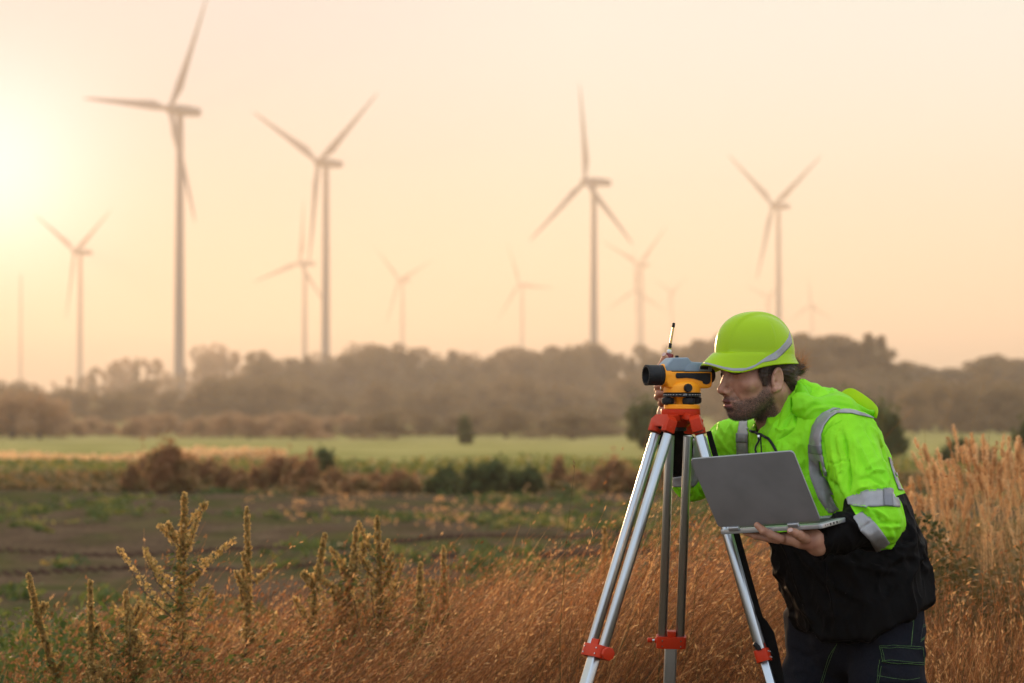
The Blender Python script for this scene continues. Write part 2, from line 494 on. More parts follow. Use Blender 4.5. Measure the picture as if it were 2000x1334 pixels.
# far right wood
x = 1745
RT = [(1740, 715), (1760, 702), (1800, 712), (1850, 718), (1880, 712), (1905, 716), (1960, 702), (2000, 700), (2100, 704)]
while x < 2100:
    put_tree('round', x, trng.uniform(500, 580), interp(RT, x) + trng.uniform(-4, 7), 'hazy tree of the low wood', 'hazy trees of the low wood at right', wide=trng.uniform(1.3, 1.7))
    x += trng.uniform(11, 18)
put_tree('spread', 1932, 480, 686, 'flat topped tree standing above the low wood at right')
for (px, top) in [(1790, 742), (1815, 735), (1838, 732), (1862, 740), (1905, 735), (1925, 730), (1950, 738), (1975, 742), (2005, 735), (1770, 762), (1885, 765), (2030, 730)]:
    put_tree('bushy', px, trng.uniform(255, 300), top, 'dark tree beyond the green field', 'round trees beyond the green field at right', wide=1.3)

# bushes: each with its own dense low crown
def bush(px, Y, w_px, top_py, mat, label, group=None, seed=0, name='bush', n=2600, tip=0.0, leaf=0.035):
    rng = np.random.default_rng(seed + 900)
    X = S(px - 1000, Y); z = gz(X, Y); h = P(px, top_py, Y).z - z; w = S(w_px, Y) / 2
    blobs = []
    for k in range(12):
        a = rng.uniform(0, 6.28); r = rng.uniform(0, 0.62) * w
        hh = h * rng.uniform(0.4, 1.0) * (1 - 0.35 * (r / w))
        rr = w * rng.uniform(0.26, 0.42)
        blobs.append((r * math.cos(a), r * math.sin(a) * 0.8, hh - rr * 0.8, rr, rr, min(rr, hh * .5)))
    for k in range(6):
        a = rng.uniform(0, 6.28); r = rng.uniform(0, 0.7) * w
        blobs.append((r * math.cos(a), r * math.sin(a) * 0.8, h * 0.22, w * .35, w * .35, h * 0.24))
    C = crown_points(blobs, n, rng, 0.3)
    o_ = rng.random(n) < .22; C[o_] = C[o_] * (1 + rng.random((o_.sum(), 1)) ** 2 * np.array([[.35, .35, .42]]))
    C[:, 2] = np.abs(C[:, 2])
    V, F = leaf_quads(C, leaf * (h + w) ** 0.5 * 1.3, rng)
    root = empty(name, (X, Y, z)); tag(root, label, 'bush', group)
    st = MB()
    for bl in blobs[:10]:
        st.tube([(bl[0] * .1, bl[1] * .1, -0.02), (bl[0] * .6, bl[1] * .6, bl[2] * .5), (bl[0], bl[1], bl[2])], [0.025, 0.015, 0.006], 5)
    st.build('stem', M_BARK, root)
    mesh_np('foliage', V, F, M_LEAF[mat], root)
    return root
bush(1268, 82, 105, 768, 'near', 'dark round bush alone in the green field just left of the instrument', seed=1, n=4200)
bush(906, 130, 40, 808, 'near', 'small round bush standing alone in the middle of the green field', seed=2)
bush(1690, 70, 150, 748, 'near', 'tall dark shrub right behind the back of the jacket', seed=3, n=5200)
bush(1640, 74, 110, 758, 'near', 'dark shrub showing above the jacket hood', seed=31, n=4200)
bush(1742, 62, 80, 800, 'near', 'dark shrub lowest of those behind the jacket, at its right', seed=32, n=3000)
bush(1868, 52, 85, 848, 'near', 'dark bush behind the fluffy dry grass at right', seed=4, n=4000)
bush(1925, 50, 60, 872, 'dry', 'low brown bush between the two dark bushes at right', seed=5)
bush(2003, 46, 60, 812, 'near', 'dark upright bush cut off by the right edge', seed=6, n=4000)
bush(872, 36.6, 112, 898, 'near', 'dark green bush at the left of the pair on the field edge', seed=7, n=4200)
bush(962, 36.6, 84, 900, 'near', 'dark green bush second from left on the field edge', seed=8, n=3600)
bush(1036, 36.6, 78, 910, 'near', 'low dark green bush third from left on the field edge', seed=9, n=3000)
bush(1092, 39, 40, 898, 'dry', 'small pale brown bush right of the dark green bushes', seed=10)
bush(1192, 36.8, 78, 892, 'dry', 'brown bush on the field edge just left of the tripod', seed=11, n=3400)
bush(1250, 36.8, 60, 905, 'dry', 'low brown bush behind the upper part of the tripod legs', seed=12)
bush(335, 36.8, 110, 868, 'dry', 'largest russet bush on the field edge at left', seed=13, n=4600)
bush(405, 39.5, 90, 886, 'dry', 'russet bush joined to the right of the largest one', seed=14, n=3600)
bush(285, 39, 60, 888, 'dry', 'small russet bush at the left end of the hedge', seed=15)
bush(470, 36.8, 60, 914, 'dry', 'low russet bush midway between the two big russet bushes', seed=16)
bush(545, 39, 95, 884, 'dry', 'wide russet bush in front of the round green one', seed=17, n=3600)
bush(604, 36.8, 80, 893, 'dry', 'russet bush at the right end of the left hedge', seed=18, n=3200)
bush(630, 46, 60, 874, 'near', 'round green bush behind the russet hedge', seed=19)
for i_, (a_, b_, c_) in enumerate([(262, 56, 908), (312, 60, 884), (362, 66, 878), (440, 62, 906), (500, 56, 902), (575, 70, 890), (655, 60, 912), (740, 64, 924), (1130, 60, 916), (1222, 66, 904), (1290, 70, 908)]):
    bush(a_, 37.4 + (i_ % 3) * .5, b_, c_, 'dry', 'ragged brown shrub in the hedge line, ' + ['leftmost of all', 'under the top of the largest russet bush', 'right half of the largest russet bush', 'right of the joined russet pair', 'left of the wide russet bush', 'in the middle of the wide russet bush', 'right of the round green bush', 'left of the low dark green bushes', 'right of the small pale bush', 'between the tripod and the brown bush', 'right of the tripod legs top'][i_], seed=40 + i_, n=2400)
bush(916, 36.9, 60, 912, 'near', 'low dark green bush filling the gap between the first two', seed=61)
bush(1000, 36.9, 50, 918, 'near', 'low dark green bush filling the gap between the last two', seed=62)
bush(700, 36.8, 90, 922, 'dry', 'low brown bush between the russet hedge and the dark green bushes', seed=20)
bush(780, 36.8, 90, 918, 'dry', 'low brown bush touching the left of the dark green bushes', seed=21)

# ============================================================ wind turbines
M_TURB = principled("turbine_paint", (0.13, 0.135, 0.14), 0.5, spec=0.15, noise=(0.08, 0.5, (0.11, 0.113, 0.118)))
def turbine_parts():
    tw = MB(); tw.tube([(0, 0, -1), (0, 0, 0), (0, 0, 30), (0, 0, 70), (0, 0, 112)], [2.1, 2.1, 1.9, 1.6, 1.25], 24)
    na = MB()
    nc = [(-4.2, 1.2), (-3.9, 1.9), (-1, 2.2), (5, 2.1), (9.6, 1.8), (10.2, 1.2)]
    V = []; F = []; seg = 16
    for yy, r in nc:
        for k in range(seg):
            a = 2 * math.pi * k / seg
            c, s2 = math.cos(a), math.sin(a)
            V.append((r * np.sign(c) * abs(c) ** .5, yy, 114 + r * 0.9 * np.sign(s2) * abs(s2) ** .5))
    for i in range(len(nc) - 1):
        for k in range(seg):
            k2 = (k + 1) % seg; F.append((i * seg + k, i * seg + k2, (i + 1) * seg + k2, (i + 1) * seg + k))
    F.append(tuple(range(seg))); F.append(tuple((len(nc) - 1) * seg + k for k in range(seg)))
    na.add(V, F)
    hb = MB(); hb.lathe([(0.1, -3.4), (0.9, -3.1), (1.5, -2.3), (1.75, -1.2), (1.7, 0.2), (1.2, 1.2)], Vector((0, 0, 0)), Vector((0, 1, 0)), 24)
    bl = MB()
    st = [(1.0, 1.0, 1.0, 0.0), (3.0, 1.05, 1.0, 0.0), (6, 1.6, 0.8, 0.35), (9.5, 2.15, 0.62, 0.75), (14, 1.85, 0.5, 0.62), (22, 1.35, 0.36, 0.45), (32, 0.95, 0.24, 0.3), (41, 0.6, 0.15, 0.2), (45, 0.35, 0.09, 0.1), (46.3, 0.08, 0.04, 0.0)]
    V = []; F = []; seg = 14
    for z, ch, th, off in st:
        ch *= .90; off *= .90
        tw_ = R_(18) * (1 - z / 46.3)
        for k in range(seg):
            a = 2 * math.pi * k / seg
            u = math.cos(a) * ch + off; w = math.sin(a) * th * (1 if z < 5 else (0.6 + 0.4 * (-math.cos(a))))
            V.append((u * math.cos(tw_) - w * math.sin(tw_), u * math.sin(tw_) * .6 + w * math.cos(tw_) - (z / 46) ** 2 * 1.6, z))
    for i in range(len(st) - 1):
        for k in range(seg):
            k2 = (k + 1) % seg; F.append((i * seg + k, i * seg + k2, (i + 1) * seg + k2, (i + 1) * seg + k))
    F.append(tuple(range(seg))); F.append(tuple((len(st) - 1) * seg + k for k in range(seg)))
    bl.add(V, F)
    out = {}
    for n, m in (('tower', tw), ('nacelle', na), ('rotor_hub', hb), ('blade', bl)):
        o = m.build(n, M_TURB); out[n] = o.data; bpy.data.objects.remove(o)
    return out
TP = turbine_parts()
TURB = [  # hub px, py, blade radius px, first blade angle, tower px, horizontal squash, label
 (338, 215, 227, (63, 171, 289), 350, .80, 'tallest wind turbine, left of centre with one blade pointing level left'),
 (626, 318, 190, (38, 147, 265), 636, .80, 'second tallest wind turbine with two blades raised in a wide V'),
 (152, 492, 125, (36, 145, 262), 156, .80, 'hazy wind turbine at the far left, closest to the setting sun'),
 (592, 514, 118, (84, 196, 310), 595, .80, 'hazy wind turbine half hidden just left of the second tallest one'),
 (784, 547, 88, (22, 133, 251), 786, .80, 'faint wind turbine standing alone right of the second tallest one'),
 (1015, 556, 84, (-6, 108, 234), 1020, .80, 'faint wind turbine just left of the tall turbine with one upright blade'),
 (1152, 355, 183, (93, 215, 317), 1160, .66, 'tall wind turbine in the middle with one blade pointing straight up'),
 (1250, 517, 95, (47, 150, 268), 1254, .80, 'faint wind turbine right of the middle with its two blades raised in a V'),
 (1246, 568, 77, (90, 209, 330), 1246, .80, 'very faint wind turbine almost in line behind the one above the instrument'),
 (1312, 571, 45, (35, 145, 262), 1313, .80, 'tiny very faint wind turbine above the antenna tip'),
 (1512, 402, 142, (37, 135, 256), 1521, .74, 'wind turbine rising directly behind the yellow helmet'),
 (1502, 581, 52, (40, 154, 270), 1503, .80, 'tiny very faint wind turbine just above the helmet crown'),
 (1584, 597, 55, (92, 212, 330), 1586, .80, 'tiny very faint wind turbine right of the helmet, above the dark trees'),
]
for (hx, hy, rp, a0, tx, sq, lab) in TURB:
    rp *= 1.05; Y = 46.3 * FPX / rp
    ks = min(1.0, 2500.0 / Y); Y *= ks                    # the faintest ones are smaller machines, not farther ones
    hub = P(hx, hy, Y)
    X = S(tx - 1000, Y)
    gzv = gz(X, Y)
    root = empty('wind_turbine', (X, Y, gzv))
    yaw = math.acos(sq)
    HH = hub.z - gzv
    tag(root, lab, 'wind turbine', 'wind turbines on the plain')
    root.rotation_euler = (0, 0, -yaw)
    # the photo shows rotor left of the tower: the rotor faces the camera and to the left
    root.scale = (ks, ks, ks); HH /= ks
    kz = HH / 114.0
    t = link(bpy.data.objects.new('tower', TP['tower']), root); t.scale = (1, 1, kz)
    n_ = link(bpy.data.objects.new('nacelle', TP['nacelle']), root); n_.location = (0, 0, HH - 114)
    rh = link(bpy.data.objects.new('rotor_hub', TP['rotor_hub']), root); rh.location = (0, -4.6, HH)
    for k in range(3):
        b_ = link(bpy.data.objects.new('blade', TP['blade']), root)
        b_.location = (0, -5.4, HH)
        b_.rotation_euler = (0, R_(90 - a0[k]), 0)
mast = MB()
Ym = 1500; Xm = S(40 - 1000, Ym); gm = gz(Xm, Ym); hm = P(40, 536, Ym).z - gm
mast.tube([(Xm, Ym, gm), (Xm, Ym, gm + hm)], [0.7, 0.35], 8)
for zz in range(4, int(hm), 6):
    mast.box((Xm, Ym, gm + zz), (1.6, 1.6, 0.12))
mo = mast.build('radio_mast', M_TURB); tag(mo, 'thin faint lattice mast in the glow at the far left', 'mast')

# ============================================================ haze
def make_haze():
    m = bpy.data.materials.new("haze_air"); m.use_nodes = True
    N, L = m.node_tree.nodes, m.node_tree.links
    N.remove(N['Principled BSDF'])
    v = N.new('ShaderNodeVolumePrincipled')
    v.inputs['Color'].default_value = (0.63, 0.555, 0.50, 1)
    v.inputs['Density'].default_value = HAZE_D
    v.inputs['Anisotropy'].default_value = 0.42
    L.new(v.outputs[0], N['Material Output'].inputs['Volume'])
    mb = MB(); mb.box((0, 2700, 84.5), (12800, 5900, 175))
    o = mb.build('haze', m, smooth=False); tag(o, kind='stuff')
HAZE_D = 0.0006
make_haze()
# ============================================================ implicit surfaces -> meshes
def _v(p): return np.array([p[0], p[1], p[2]], float)
def smin(a, b, k):
    h = np.clip(0.5 + 0.5 * (b - a) / k, 0, 1)
    return b * (1 - h) + a * h - k * h * (1 - h)
def smax(a, b, k): return -smin(-a, -b, k)
def sd_ball(X, c, r): return np.linalg.norm(X - _v(c), axis=-1) - r
def sd_ell(X, c, r, Rm=None):
    q = X - _v(c)
    if Rm is not None: q = q @ np.array(Rm)          # columns of Rm are the local axes
    r = np.array(r, float)
    k0 = np.linalg.norm(q / r, axis=-1); k1 = np.linalg.norm(q / (r * r), axis=-1)
    return k0 * (k0 - 1.0) / np.maximum(k1, 1e-9)
def sd_cone(X, a, b, ra, rb):
    """capsule whose radius changes evenly from ra to rb"""
    a, b = _v(a), _v(b); ba = b - a
    t = np.clip(((X - a) @ ba) / (ba @ ba), 0, 1)
    return np.linalg.norm(X - a - t[..., None] * ba, axis=-1) - (ra + (rb - ra) * t)
def sd_chain(X, pts, rad, k=0.01):
    d = None
    for i in range(len(pts) - 1):
        e = sd_cone(X, pts[i], pts[i + 1], rad[i], rad[i + 1])
        d = e if d is None else smin(d, e, k)
    return d
def rotm(yaw=0, pitch=0, roll=0):
    return np.array((Matrix.Rotation(yaw, 3, 'Z') @ Matrix.Rotation(pitch, 3, 'Y') @ Matrix.Rotation(roll, 3, 'X')))

def surface_nets(f, lo, hi, h):
    lo = np.array(lo, float); hi = np.array(hi, float)
    n = np.ceil((hi - lo) / h).astype(int) + 1
    xs = [lo[i] + h * np.arange(n[i]) for i in range(3)]
    D = np.empty(n, np.float32)
    for i0 in range(0, n[0], 24):                     # in slabs, to save memory
        G = np.stack(np.meshgrid(xs[0][i0:i0 + 24], xs[1], xs[2], indexing='ij'), -1)
        D[i0:i0 + 24] = f(G)
    inside = D < 0
    c = np.zeros(n - 1, np.int8)
    for dx in (0, 1):
        for dy in (0, 1):
            for dz in (0, 1):
                c += inside[dx:n[0] - 1 + dx, dy:n[1] - 1 + dy, dz:n[2] - 1 + dz]
    act = (c > 0) & (c < 8)
    idx = -np.ones(n - 1, np.int64); ids = np.argwhere(act); idx[act] = np.arange(len(ids))
    acc = np.zeros((len(ids), 3)); cnt = np.zeros(len(ids))
    cor = [(a, b, d) for a in (0, 1) for b in (0, 1) for d in (0, 1)]
    for A in cor:
        for ax in range(3):
            if A[ax] == 1: continue
            B = list(A); B[ax] = 1
            da = D[ids[:, 0] + A[0], ids[:, 1] + A[1], ids[:, 2] + A[2]]
            db = D[ids[:, 0] + B[0], ids[:, 1] + B[1], ids[:, 2] + B[2]]
            m = (da < 0) != (db < 0)
            t = np.where(m, da / np.where(m, da - db, 1), 0)
            p = np.tile(np.array(A, float), (len(ids), 1)); p[:, ax] += t
            acc[m] += p[m]; cnt[m] += 1
    V = lo + h * (ids + acc / np.maximum(cnt, 1)[:, None])
    F = []
    for ax in range(3):
        o1, o2 = (ax + 1) % 3, (ax + 2) % 3
        sl0 = [slice(None)] * 3; sl1 = [slice(None)] * 3
        sl0[ax] = slice(0, n[ax] - 1); sl1[ax] = slice(1, n[ax])
        a, b = inside[tuple(sl0)], inside[tuple(sl1)]
        e = np.argwhere(a != b)
        e = e[(e[:, o1] > 0) & (e[:, o2] > 0) & (e[:, o1] < n[o1] - 1) & (e[:, o2] < n[o2] - 1)]
        if not len(e): continue
        def at(d1, d2):
            q = e.copy(); q[:, o1] -= d1; q[:, o2] -= d2
            return idx[q[:, 0], q[:, 1], q[:, 2]]
        Q = np.stack([at(1, 1), at(0, 1), at(0, 0), at(1, 0)], 1)
        flip = ~a[e[:, 0], e[:, 1], e[:, 2]]
        Q[flip] = Q[flip][:, ::-1]
        F.append(Q[(Q >= 0).all(1)])
    return V, np.concatenate(F)
def normals_np(V, F):
    n = np.cross(V[F[:, 2]] - V[F[:, 0]], V[F[:, 3]] - V[F[:, 1]])
    N = np.zeros_like(V)
    for k in range(4): np.add.at(N, F[:, k], n)
    return N / np.maximum(np.linalg.norm(N, axis=1), 1e-12)[:, None]
def relax(V, F, it=2, w=0.5):
    E = np.concatenate([F[:, [0, 1]], F[:, [1, 2]], F[:, [2, 3]], F[:, [3, 0]]])
    for _ in range(it):
        A = np.zeros_like(V); c = np.zeros(len(V))
        for a, b in ((0, 1), (1, 0)):
            for k in range(3): A[:, k] += np.bincount(E[:, a], V[E[:, b], k], len(V))
            c += np.bincount(E[:, a], minlength=len(V))
        V = V * (1 - w) + w * A / np.maximum(c, 1)[:, None]
    return V
def seg_dist(Q, a, b):
    """2-D distance of points Q (n,2) to the segment ab, and where along it"""
    a = np.array(a, float); b = np.array(b, float); ab = b - a
    t = np.clip(((Q - a) @ ab) / max(ab @ ab, 1e-9), 0, 1)
    return np.linalg.norm(Q - a - t[:, None] * ab, axis=1), t
def folds(V, F, lines, cam_side=True):
    """press cloth folds into a mesh: every line is a photo polyline with a height (m, + out) and a half width (px)"""
    N = normals_np(V, F); Q = to_px(V)
    d = np.zeros(len(V))
    for pts, amp, wid in lines:
        best = np.full(len(V), 1e9); tt = np.zeros(len(V))
        for i in range(len(pts) - 1):
            dd, t = seg_dist(Q, pts[i], pts[i + 1])
            tt = np.where(dd < best, (i + t) / (len(pts) - 1), tt); best = np.minimum(dd, best)
        fade = np.clip(np.minimum(tt, 1 - tt) * 5 + 0.15, 0, 1)
        d += amp * np.exp(-(best / wid) ** 2) * fade
    if cam_side: d = d * np.clip(-N[:, 1] * 1.6 + 0.25, 0, 1)
    return V + N * d[:, None]
def vnoise(X, seed=0):
    """smooth value noise in 3-D, about -1..1"""
    i = np.floor(X).astype(np.int64); f = X - i; f = f * f * (3 - 2 * f)
    out = 0
    for dx in (0, 1):
        for dy in (0, 1):
            for dz in (0, 1):
                h = (i[..., 0] + dx) * 374761393 + (i[..., 1] + dy) * 668265263 + (i[..., 2] + dz) * 1274126177 + seed * 974634777
                h = (h ^ (h >> 13)) * 1103515245; h = (h ^ (h >> 16)) & 0xffff
                w = (f[..., 0] if dx else 1 - f[..., 0]) * (f[..., 1] if dy else 1 - f[..., 1]) * (f[..., 2] if dz else 1 - f[..., 2])
                out = out + w * (h / 32767.5 - 1)
    return out
def bvh_of(*meshes):
    V = []; F = []; n = 0
    for v, f in meshes:
        V += [Vector(q) for q in v]; F += [tuple(int(i) + n for i in q) for q in f]; n += len(v)
    return BVHTree.FromPolygons(V, F)
CAMP = Vector((0, 0, CAM_H))
def cast(bvh, px, py, off=0.0):
    d = (P(px, py, 5.0) - CAMP).normalized()
    h = bvh.ray_cast(CAMP, d)
    if h[0] is None: return None
    return h[0] + h[1] * off
def strip(name, bvh, L, Rr, n, m, mat, parent, off=0.0022, ybias=None):
    """cloth tape sewn on: a grid between two photo polylines L and Rr laid on the garment, with its own thickness"""
    def res(pl, n):
        pl = np.array(pl, float); s = np.concatenate([[0], np.cumsum(np.linalg.norm(np.diff(pl, axis=0), axis=1))])
        t = np.linspace(0, s[-1], n)
        return np.stack([np.interp(t, s, pl[:, 0]), np.interp(t, s, pl[:, 1])], 1)
    A, B = res(L, n), res(Rr, n)
    pts = []; ok = []
    for i in range(n):
        for j in range(m):
            q = A[i] * (1 - j / (m - 1)) + B[i] * (j / (m - 1))
            h = cast(bvh, q[0], q[1], off)
            ok.append(h is not None); pts.append(h if h is not None else Vector((0, 0, 0)))
    V = np.array([tuple(p) for p in pts]); ok = np.array(ok)
    F = []
    for i in range(n - 1):
        for j in range(m - 1):
            f = [i * m + j, i * m + j + 1, (i + 1) * m + j + 1, (i + 1) * m + j]
            if ok[f].all():
                ys = V[f, 1]
                if ys.max() - ys.min() < 0.035: F.append(f)
    if not F: return None
    F = np.array(F)
    lab = np.arange(len(V))                              # keep the largest connected piece only
    for _ in range(400):
        mn = lab[F].min(1); new = lab.copy(); np.minimum.at(new, F.ravel(), np.repeat(mn, 4))
        if (new == lab).all(): break
        lab = new
    fl = lab[F[:, 0]]; u, c = np.unique(fl, return_counts=True); F = F[fl == u[c.argmax()]]
    used = np.unique(F); mp = -np.ones(len(V), int); mp[used] = np.arange(len(used))
    V = V[used]; F = mp[F]
    me_o = mesh_np(name, V, F, mat, parent, smooth=True)
    sm = me_o.modifiers.new('thick', 'SOLIDIFY'); sm.thickness = 0.0014; sm.offset = -1
    # front side must face the camera
    n0 = np.cross(V[F[0][1]] - V[F[0][0]], V[F[0][2]] - V[F[0][0]])
    if n0[1] > 0: me_o.data.flip_normals()
    return me_o
# ============================================================ materials of the kit
M_ALU = principled("brushed_aluminium", (0.46, 0.48, 0.50), 0.28, metal=1.0, noise=(9, 0.5, (0.38, 0.40, 0.42)), bump=(60, 0.05, 0.0005))
M_RED = principled("orange_red_paint", (0.50, 0.030, 0.006), 0.42, spec=0.14, noise=(30, 0.6, (0.40, 0.024, 0.006)), bump=(90, 0.06, 0.0005))
M_ORG = principled("orange_plastic", (0.95, 0.34, 0.012), 0.42, spec=0.25, noise=(40, 0.5, (0.9, 0.31, 0.012)), bump=(500, 0.15, 0.0003))
M_GRY = principled("grey_plastic", (0.20, 0.25, 0.29), 0.42, noise=(30, 0.5, (0.17, 0.21, 0.25)), bump=(500, 0.15, 0.0003))
M_BLK = principled("black_rubber", (0.010, 0.010, 0.011), 0.5, spec=0.2, noise=(40, 0.8, (0.02, 0.02, 0.021)), bump=(300, 0.25, 0.0004))
M_WEB = principled("black_webbing", (0.006, 0.006, 0.006), 0.9, spec=0.05, bump=(700, 0.5, 0.0006))
M_WHT = principled("white_marking", (0.75, 0.75, 0.73), 0.5, noise=(60, .4, (0.6, 0.6, 0.58)))
M_LENS = principled("lens_glass", (0.02, 0.025, 0.03), 0.04, spec=0.9, coat=1.0)
M_BRASS = principled("brass", (0.72, 0.48, 0.24), 0.3, metal=0.9, noise=(60, .6, (0.6, 0.4, 0.2)))
M_STEEL = principled("steel", (0.6, 0.6, 0.6), 0.25, metal=1.0, noise=(50, .5, (0.45, 0.45, 0.45)))
M_SHELL = principled("laptop_shell", (0.25, 0.243, 0.246), 0.42, metal=0.2, noise=(14, 0.6, (0.185, 0.181, 0.183)), bump=(900, 0.06, 0.0002))
M_SILV = principled("laptop_base_shell", (0.42, 0.43, 0.45), 0.3, metal=0.7, noise=(20, 0.5, (0.38, 0.39, 0.41)))

# ============================================================ tripod
def superrod(mb, a, b, T, rt, rn, p=2.6, seg=24):
    """rod from a to b: half size rt along T and rn across it, corners rounded by p"""
    a, b = Vector(a), Vector(b); D = (b - a).normalized()
    T = (T - D * T.dot(D)).normalized(); N = D.cross(T)
    V = []
    for q in (a, b):
        for k in range(seg):
            an = 2 * math.pi * k / seg; c, s = math.cos(an), math.sin(an)
            V.append(q + T * (rt * math.copysign(abs(c) ** (2 / p), c)) + N * (rn * math.copysign(abs(s) ** (2 / p), s)))
    F = [(k, (k + 1) % seg, seg + (k + 1) % seg, seg + k) for k in range(seg)]
    F += [tuple(reversed(range(seg))), tuple(range(seg, 2 * seg))]
    mb.add(V, F)
tripod = empty('surveying_tripod', (0, 0, 0))
tag(tripod, 'aluminium surveying tripod with orange red head and clamps standing in the dry grass', 'tripod')
TC = P(1329, 800, 5.90)                                  # middle of the head plate
def ring_pts(z, r, n=12, ph=0):
    return [(TC.x + r * math.cos(ph + 2 * math.pi * k / n), TC.y + r * math.sin(ph + 2 * math.pi * k / n), z) for k in range(n)]
zt = P(1329, 799, 5.9).z
h = MB()
pl = [(0.0515 * math.cos(a) * (1 - 0.10 * abs(math.sin(1.5 * (a - R_(90))))) , 0.0515 * math.sin(a) * (1 - 0.10 * abs(math.sin(1.5 * (a - R_(90)))))) for a in [2 * math.pi * k / 48 for k in range(48)]]
h.prism(pl, Vector((TC.x, TC.y, 0)), Vector((1, 0, 0)), Vector((0, 1, 0)), Vector((0, 0, 1)), zt - 0.0155, zt)
h.build('head_plate', M_RED, tripod, bevel=0.0016)
h = MB(); h.lathe([(0.016, zt - 0.044), (0.030, zt - 0.030), (0.030, zt - 0.0165), (0.018, zt - 0.0165)], Vector((TC.x, TC.y, 0)), Vector((0, 0, 1)), 32)
h.build('head_collar', M_RED, tripod)
h = MB(); h.lathe([(0.012, zt - 0.054), (0.0145, zt - 0.052), (0.0145, zt - 0.036), (0.013, zt - 0.0345)], Vector((TC.x, TC.y, 0)), Vector((0, 0, 1)), 24)
h.build('centring_screw', M_BLK, tripod)

def leg(hinge, clamp, T, sep, rt, rn, knob):
    D = (clamp - hinge).normalized(); T = (T - D * T.dot(D)).normalized(); N = D.cross(T)
    if N.y > 0: N = -N                                  # N: the side that looks at the camera
    Lc = (clamp - hinge).length
    foot = hinge + D * ((hinge.z) / -D.z)
    m = MB()
    for s_ in (-1, 1):
        superrod(m, hinge + T * (s_ * sep / 2), clamp + T * (s_ * sep / 2) + D * 0.004, T, rt, rn, 2.5)
    lg = m.build('leg', M_ALU, tripod, bevel=0.0006)
    m = MB(); superrod(m, clamp + D * 0.004, foot - D * 0.06, T, 0.0155, 0.0105, 6)
    m.build('lower_section', M_ALU, lg, bevel=0.0006)
    m = MB(); m.tube([foot - D * 0.07, foot - D * 0.03, foot + D * 0.01], [0.016, 0.014, 0.002], 12)
    m.box(foot - D * 0.05 + N * 0.03, (0.05, 0.03, 0.008))
    m.build('shoe', M_RED, lg, bevel=0.001)
    # clamp: rounded band round both rails, with a raised pad above it
    m = MB(); W2 = sep / 2 + rt + 0.004
    superrod(m, clamp - D * 0.0015, clamp + D * 0.028, T, W2, rn + 0.0055, 5, 32)
    m.box(clamp - D * 0.004, (0.001, 0.001, 0.001))
    Mx = Matrix((T, N, D)).transposed()
    m.box(clamp - D * 0.006 + N * 0.002, (sep - 2 * rt - 0.001, rn * 1.6, 0.018), Mx)
    cl = m.build('clamp', M_RED, lg, bevel=0.0014)
    m = MB()
    for dd in (0.007, 0.021):
        for s_ in (-1, 1):
            m.tube([clamp + T * (s_ * W2 * .62) + D * dd + N * (rn + .0045), clamp + T * (s_ * W2 * .62) + D * dd + N * (rn + .0072)], [0.0022, 0.0018], 10)
    m.build('bolt', M_STEEL, cl)
    if knob == 'disc':
        e = T if T.y < 0 else -T
        c0 = clamp + D * 0.014 + e * (W2)
        m = MB(); m.tube([c0 - e * .002, c0 + e * 0.008], 0.004, 12); m.build('screw', M_STEEL, cl)
        m = MB(); m.prism([(0.0165 * math.cos(a), 0.0165 * math.sin(a)) for a in [math.pi / 4 * k + .39 for k in range(8)]], c0, D, D.cross(e), e, 0.0075, 0.0175)
        m.build('knob', M_RED, cl, bevel=0.002)
    elif knob == 'side':
        e = T if T.x < 0 else -T
        c0 = clamp + D * 0.011 + e * W2
        m = MB(); m.tube([c0 - e * .003, c0 + e * 0.004], [0.011, 0.0055], 12); m.build('boss', M_RED, cl)
        m = MB(); m.tube([c0, c0 + e * 0.011], 0.0026, 12); m.build('screw', M_STEEL, cl)
        m = MB(); m.prism([(0.0064 * math.cos(a), 0.0064 * math.sin(a)) for a in [math.pi / 4 * k + .39 for k in range(8)]], c0, D, D.cross(e), e, 0.010, 0.022)
        m.build('knob', M_RED, cl, bevel=0.001)
    else:
        c0 = clamp + D * -0.004 - T * (W2) * (1 if T.x > 0 else -1)
        m = MB(); m.prism([(-.004, -.004), (.006, -.005), (.016, .008), (.012, .015), (0, .006)], c0, Vector((-.95, -.3, 0)), Vector((0, 0, 1)), Vector((.3, -.95, 0)), -.004, .005)
        m.build('lever', M_BLK, cl, bevel=0.001)
    return lg, D, T, N
L1 = leg(P(1293, 848, 5.835), P(1167, 1262, 5.742), Vector((.5, -.866, 0)), 0.054, 0.0105, 0.0118, 'disc')
L2 = leg(P(1368, 853, 5.835), P(1487, 1270, 5.742), Vector((.15, .989, 0)), 0.048, 0.0115, 0.0118, 'lever')
L3 = leg(P(1326, 851, 5.985), P(1311, 1243, 6.08), Vector((1, 0, 0)), 0.0445, 0.0112, 0.0115, 'side')

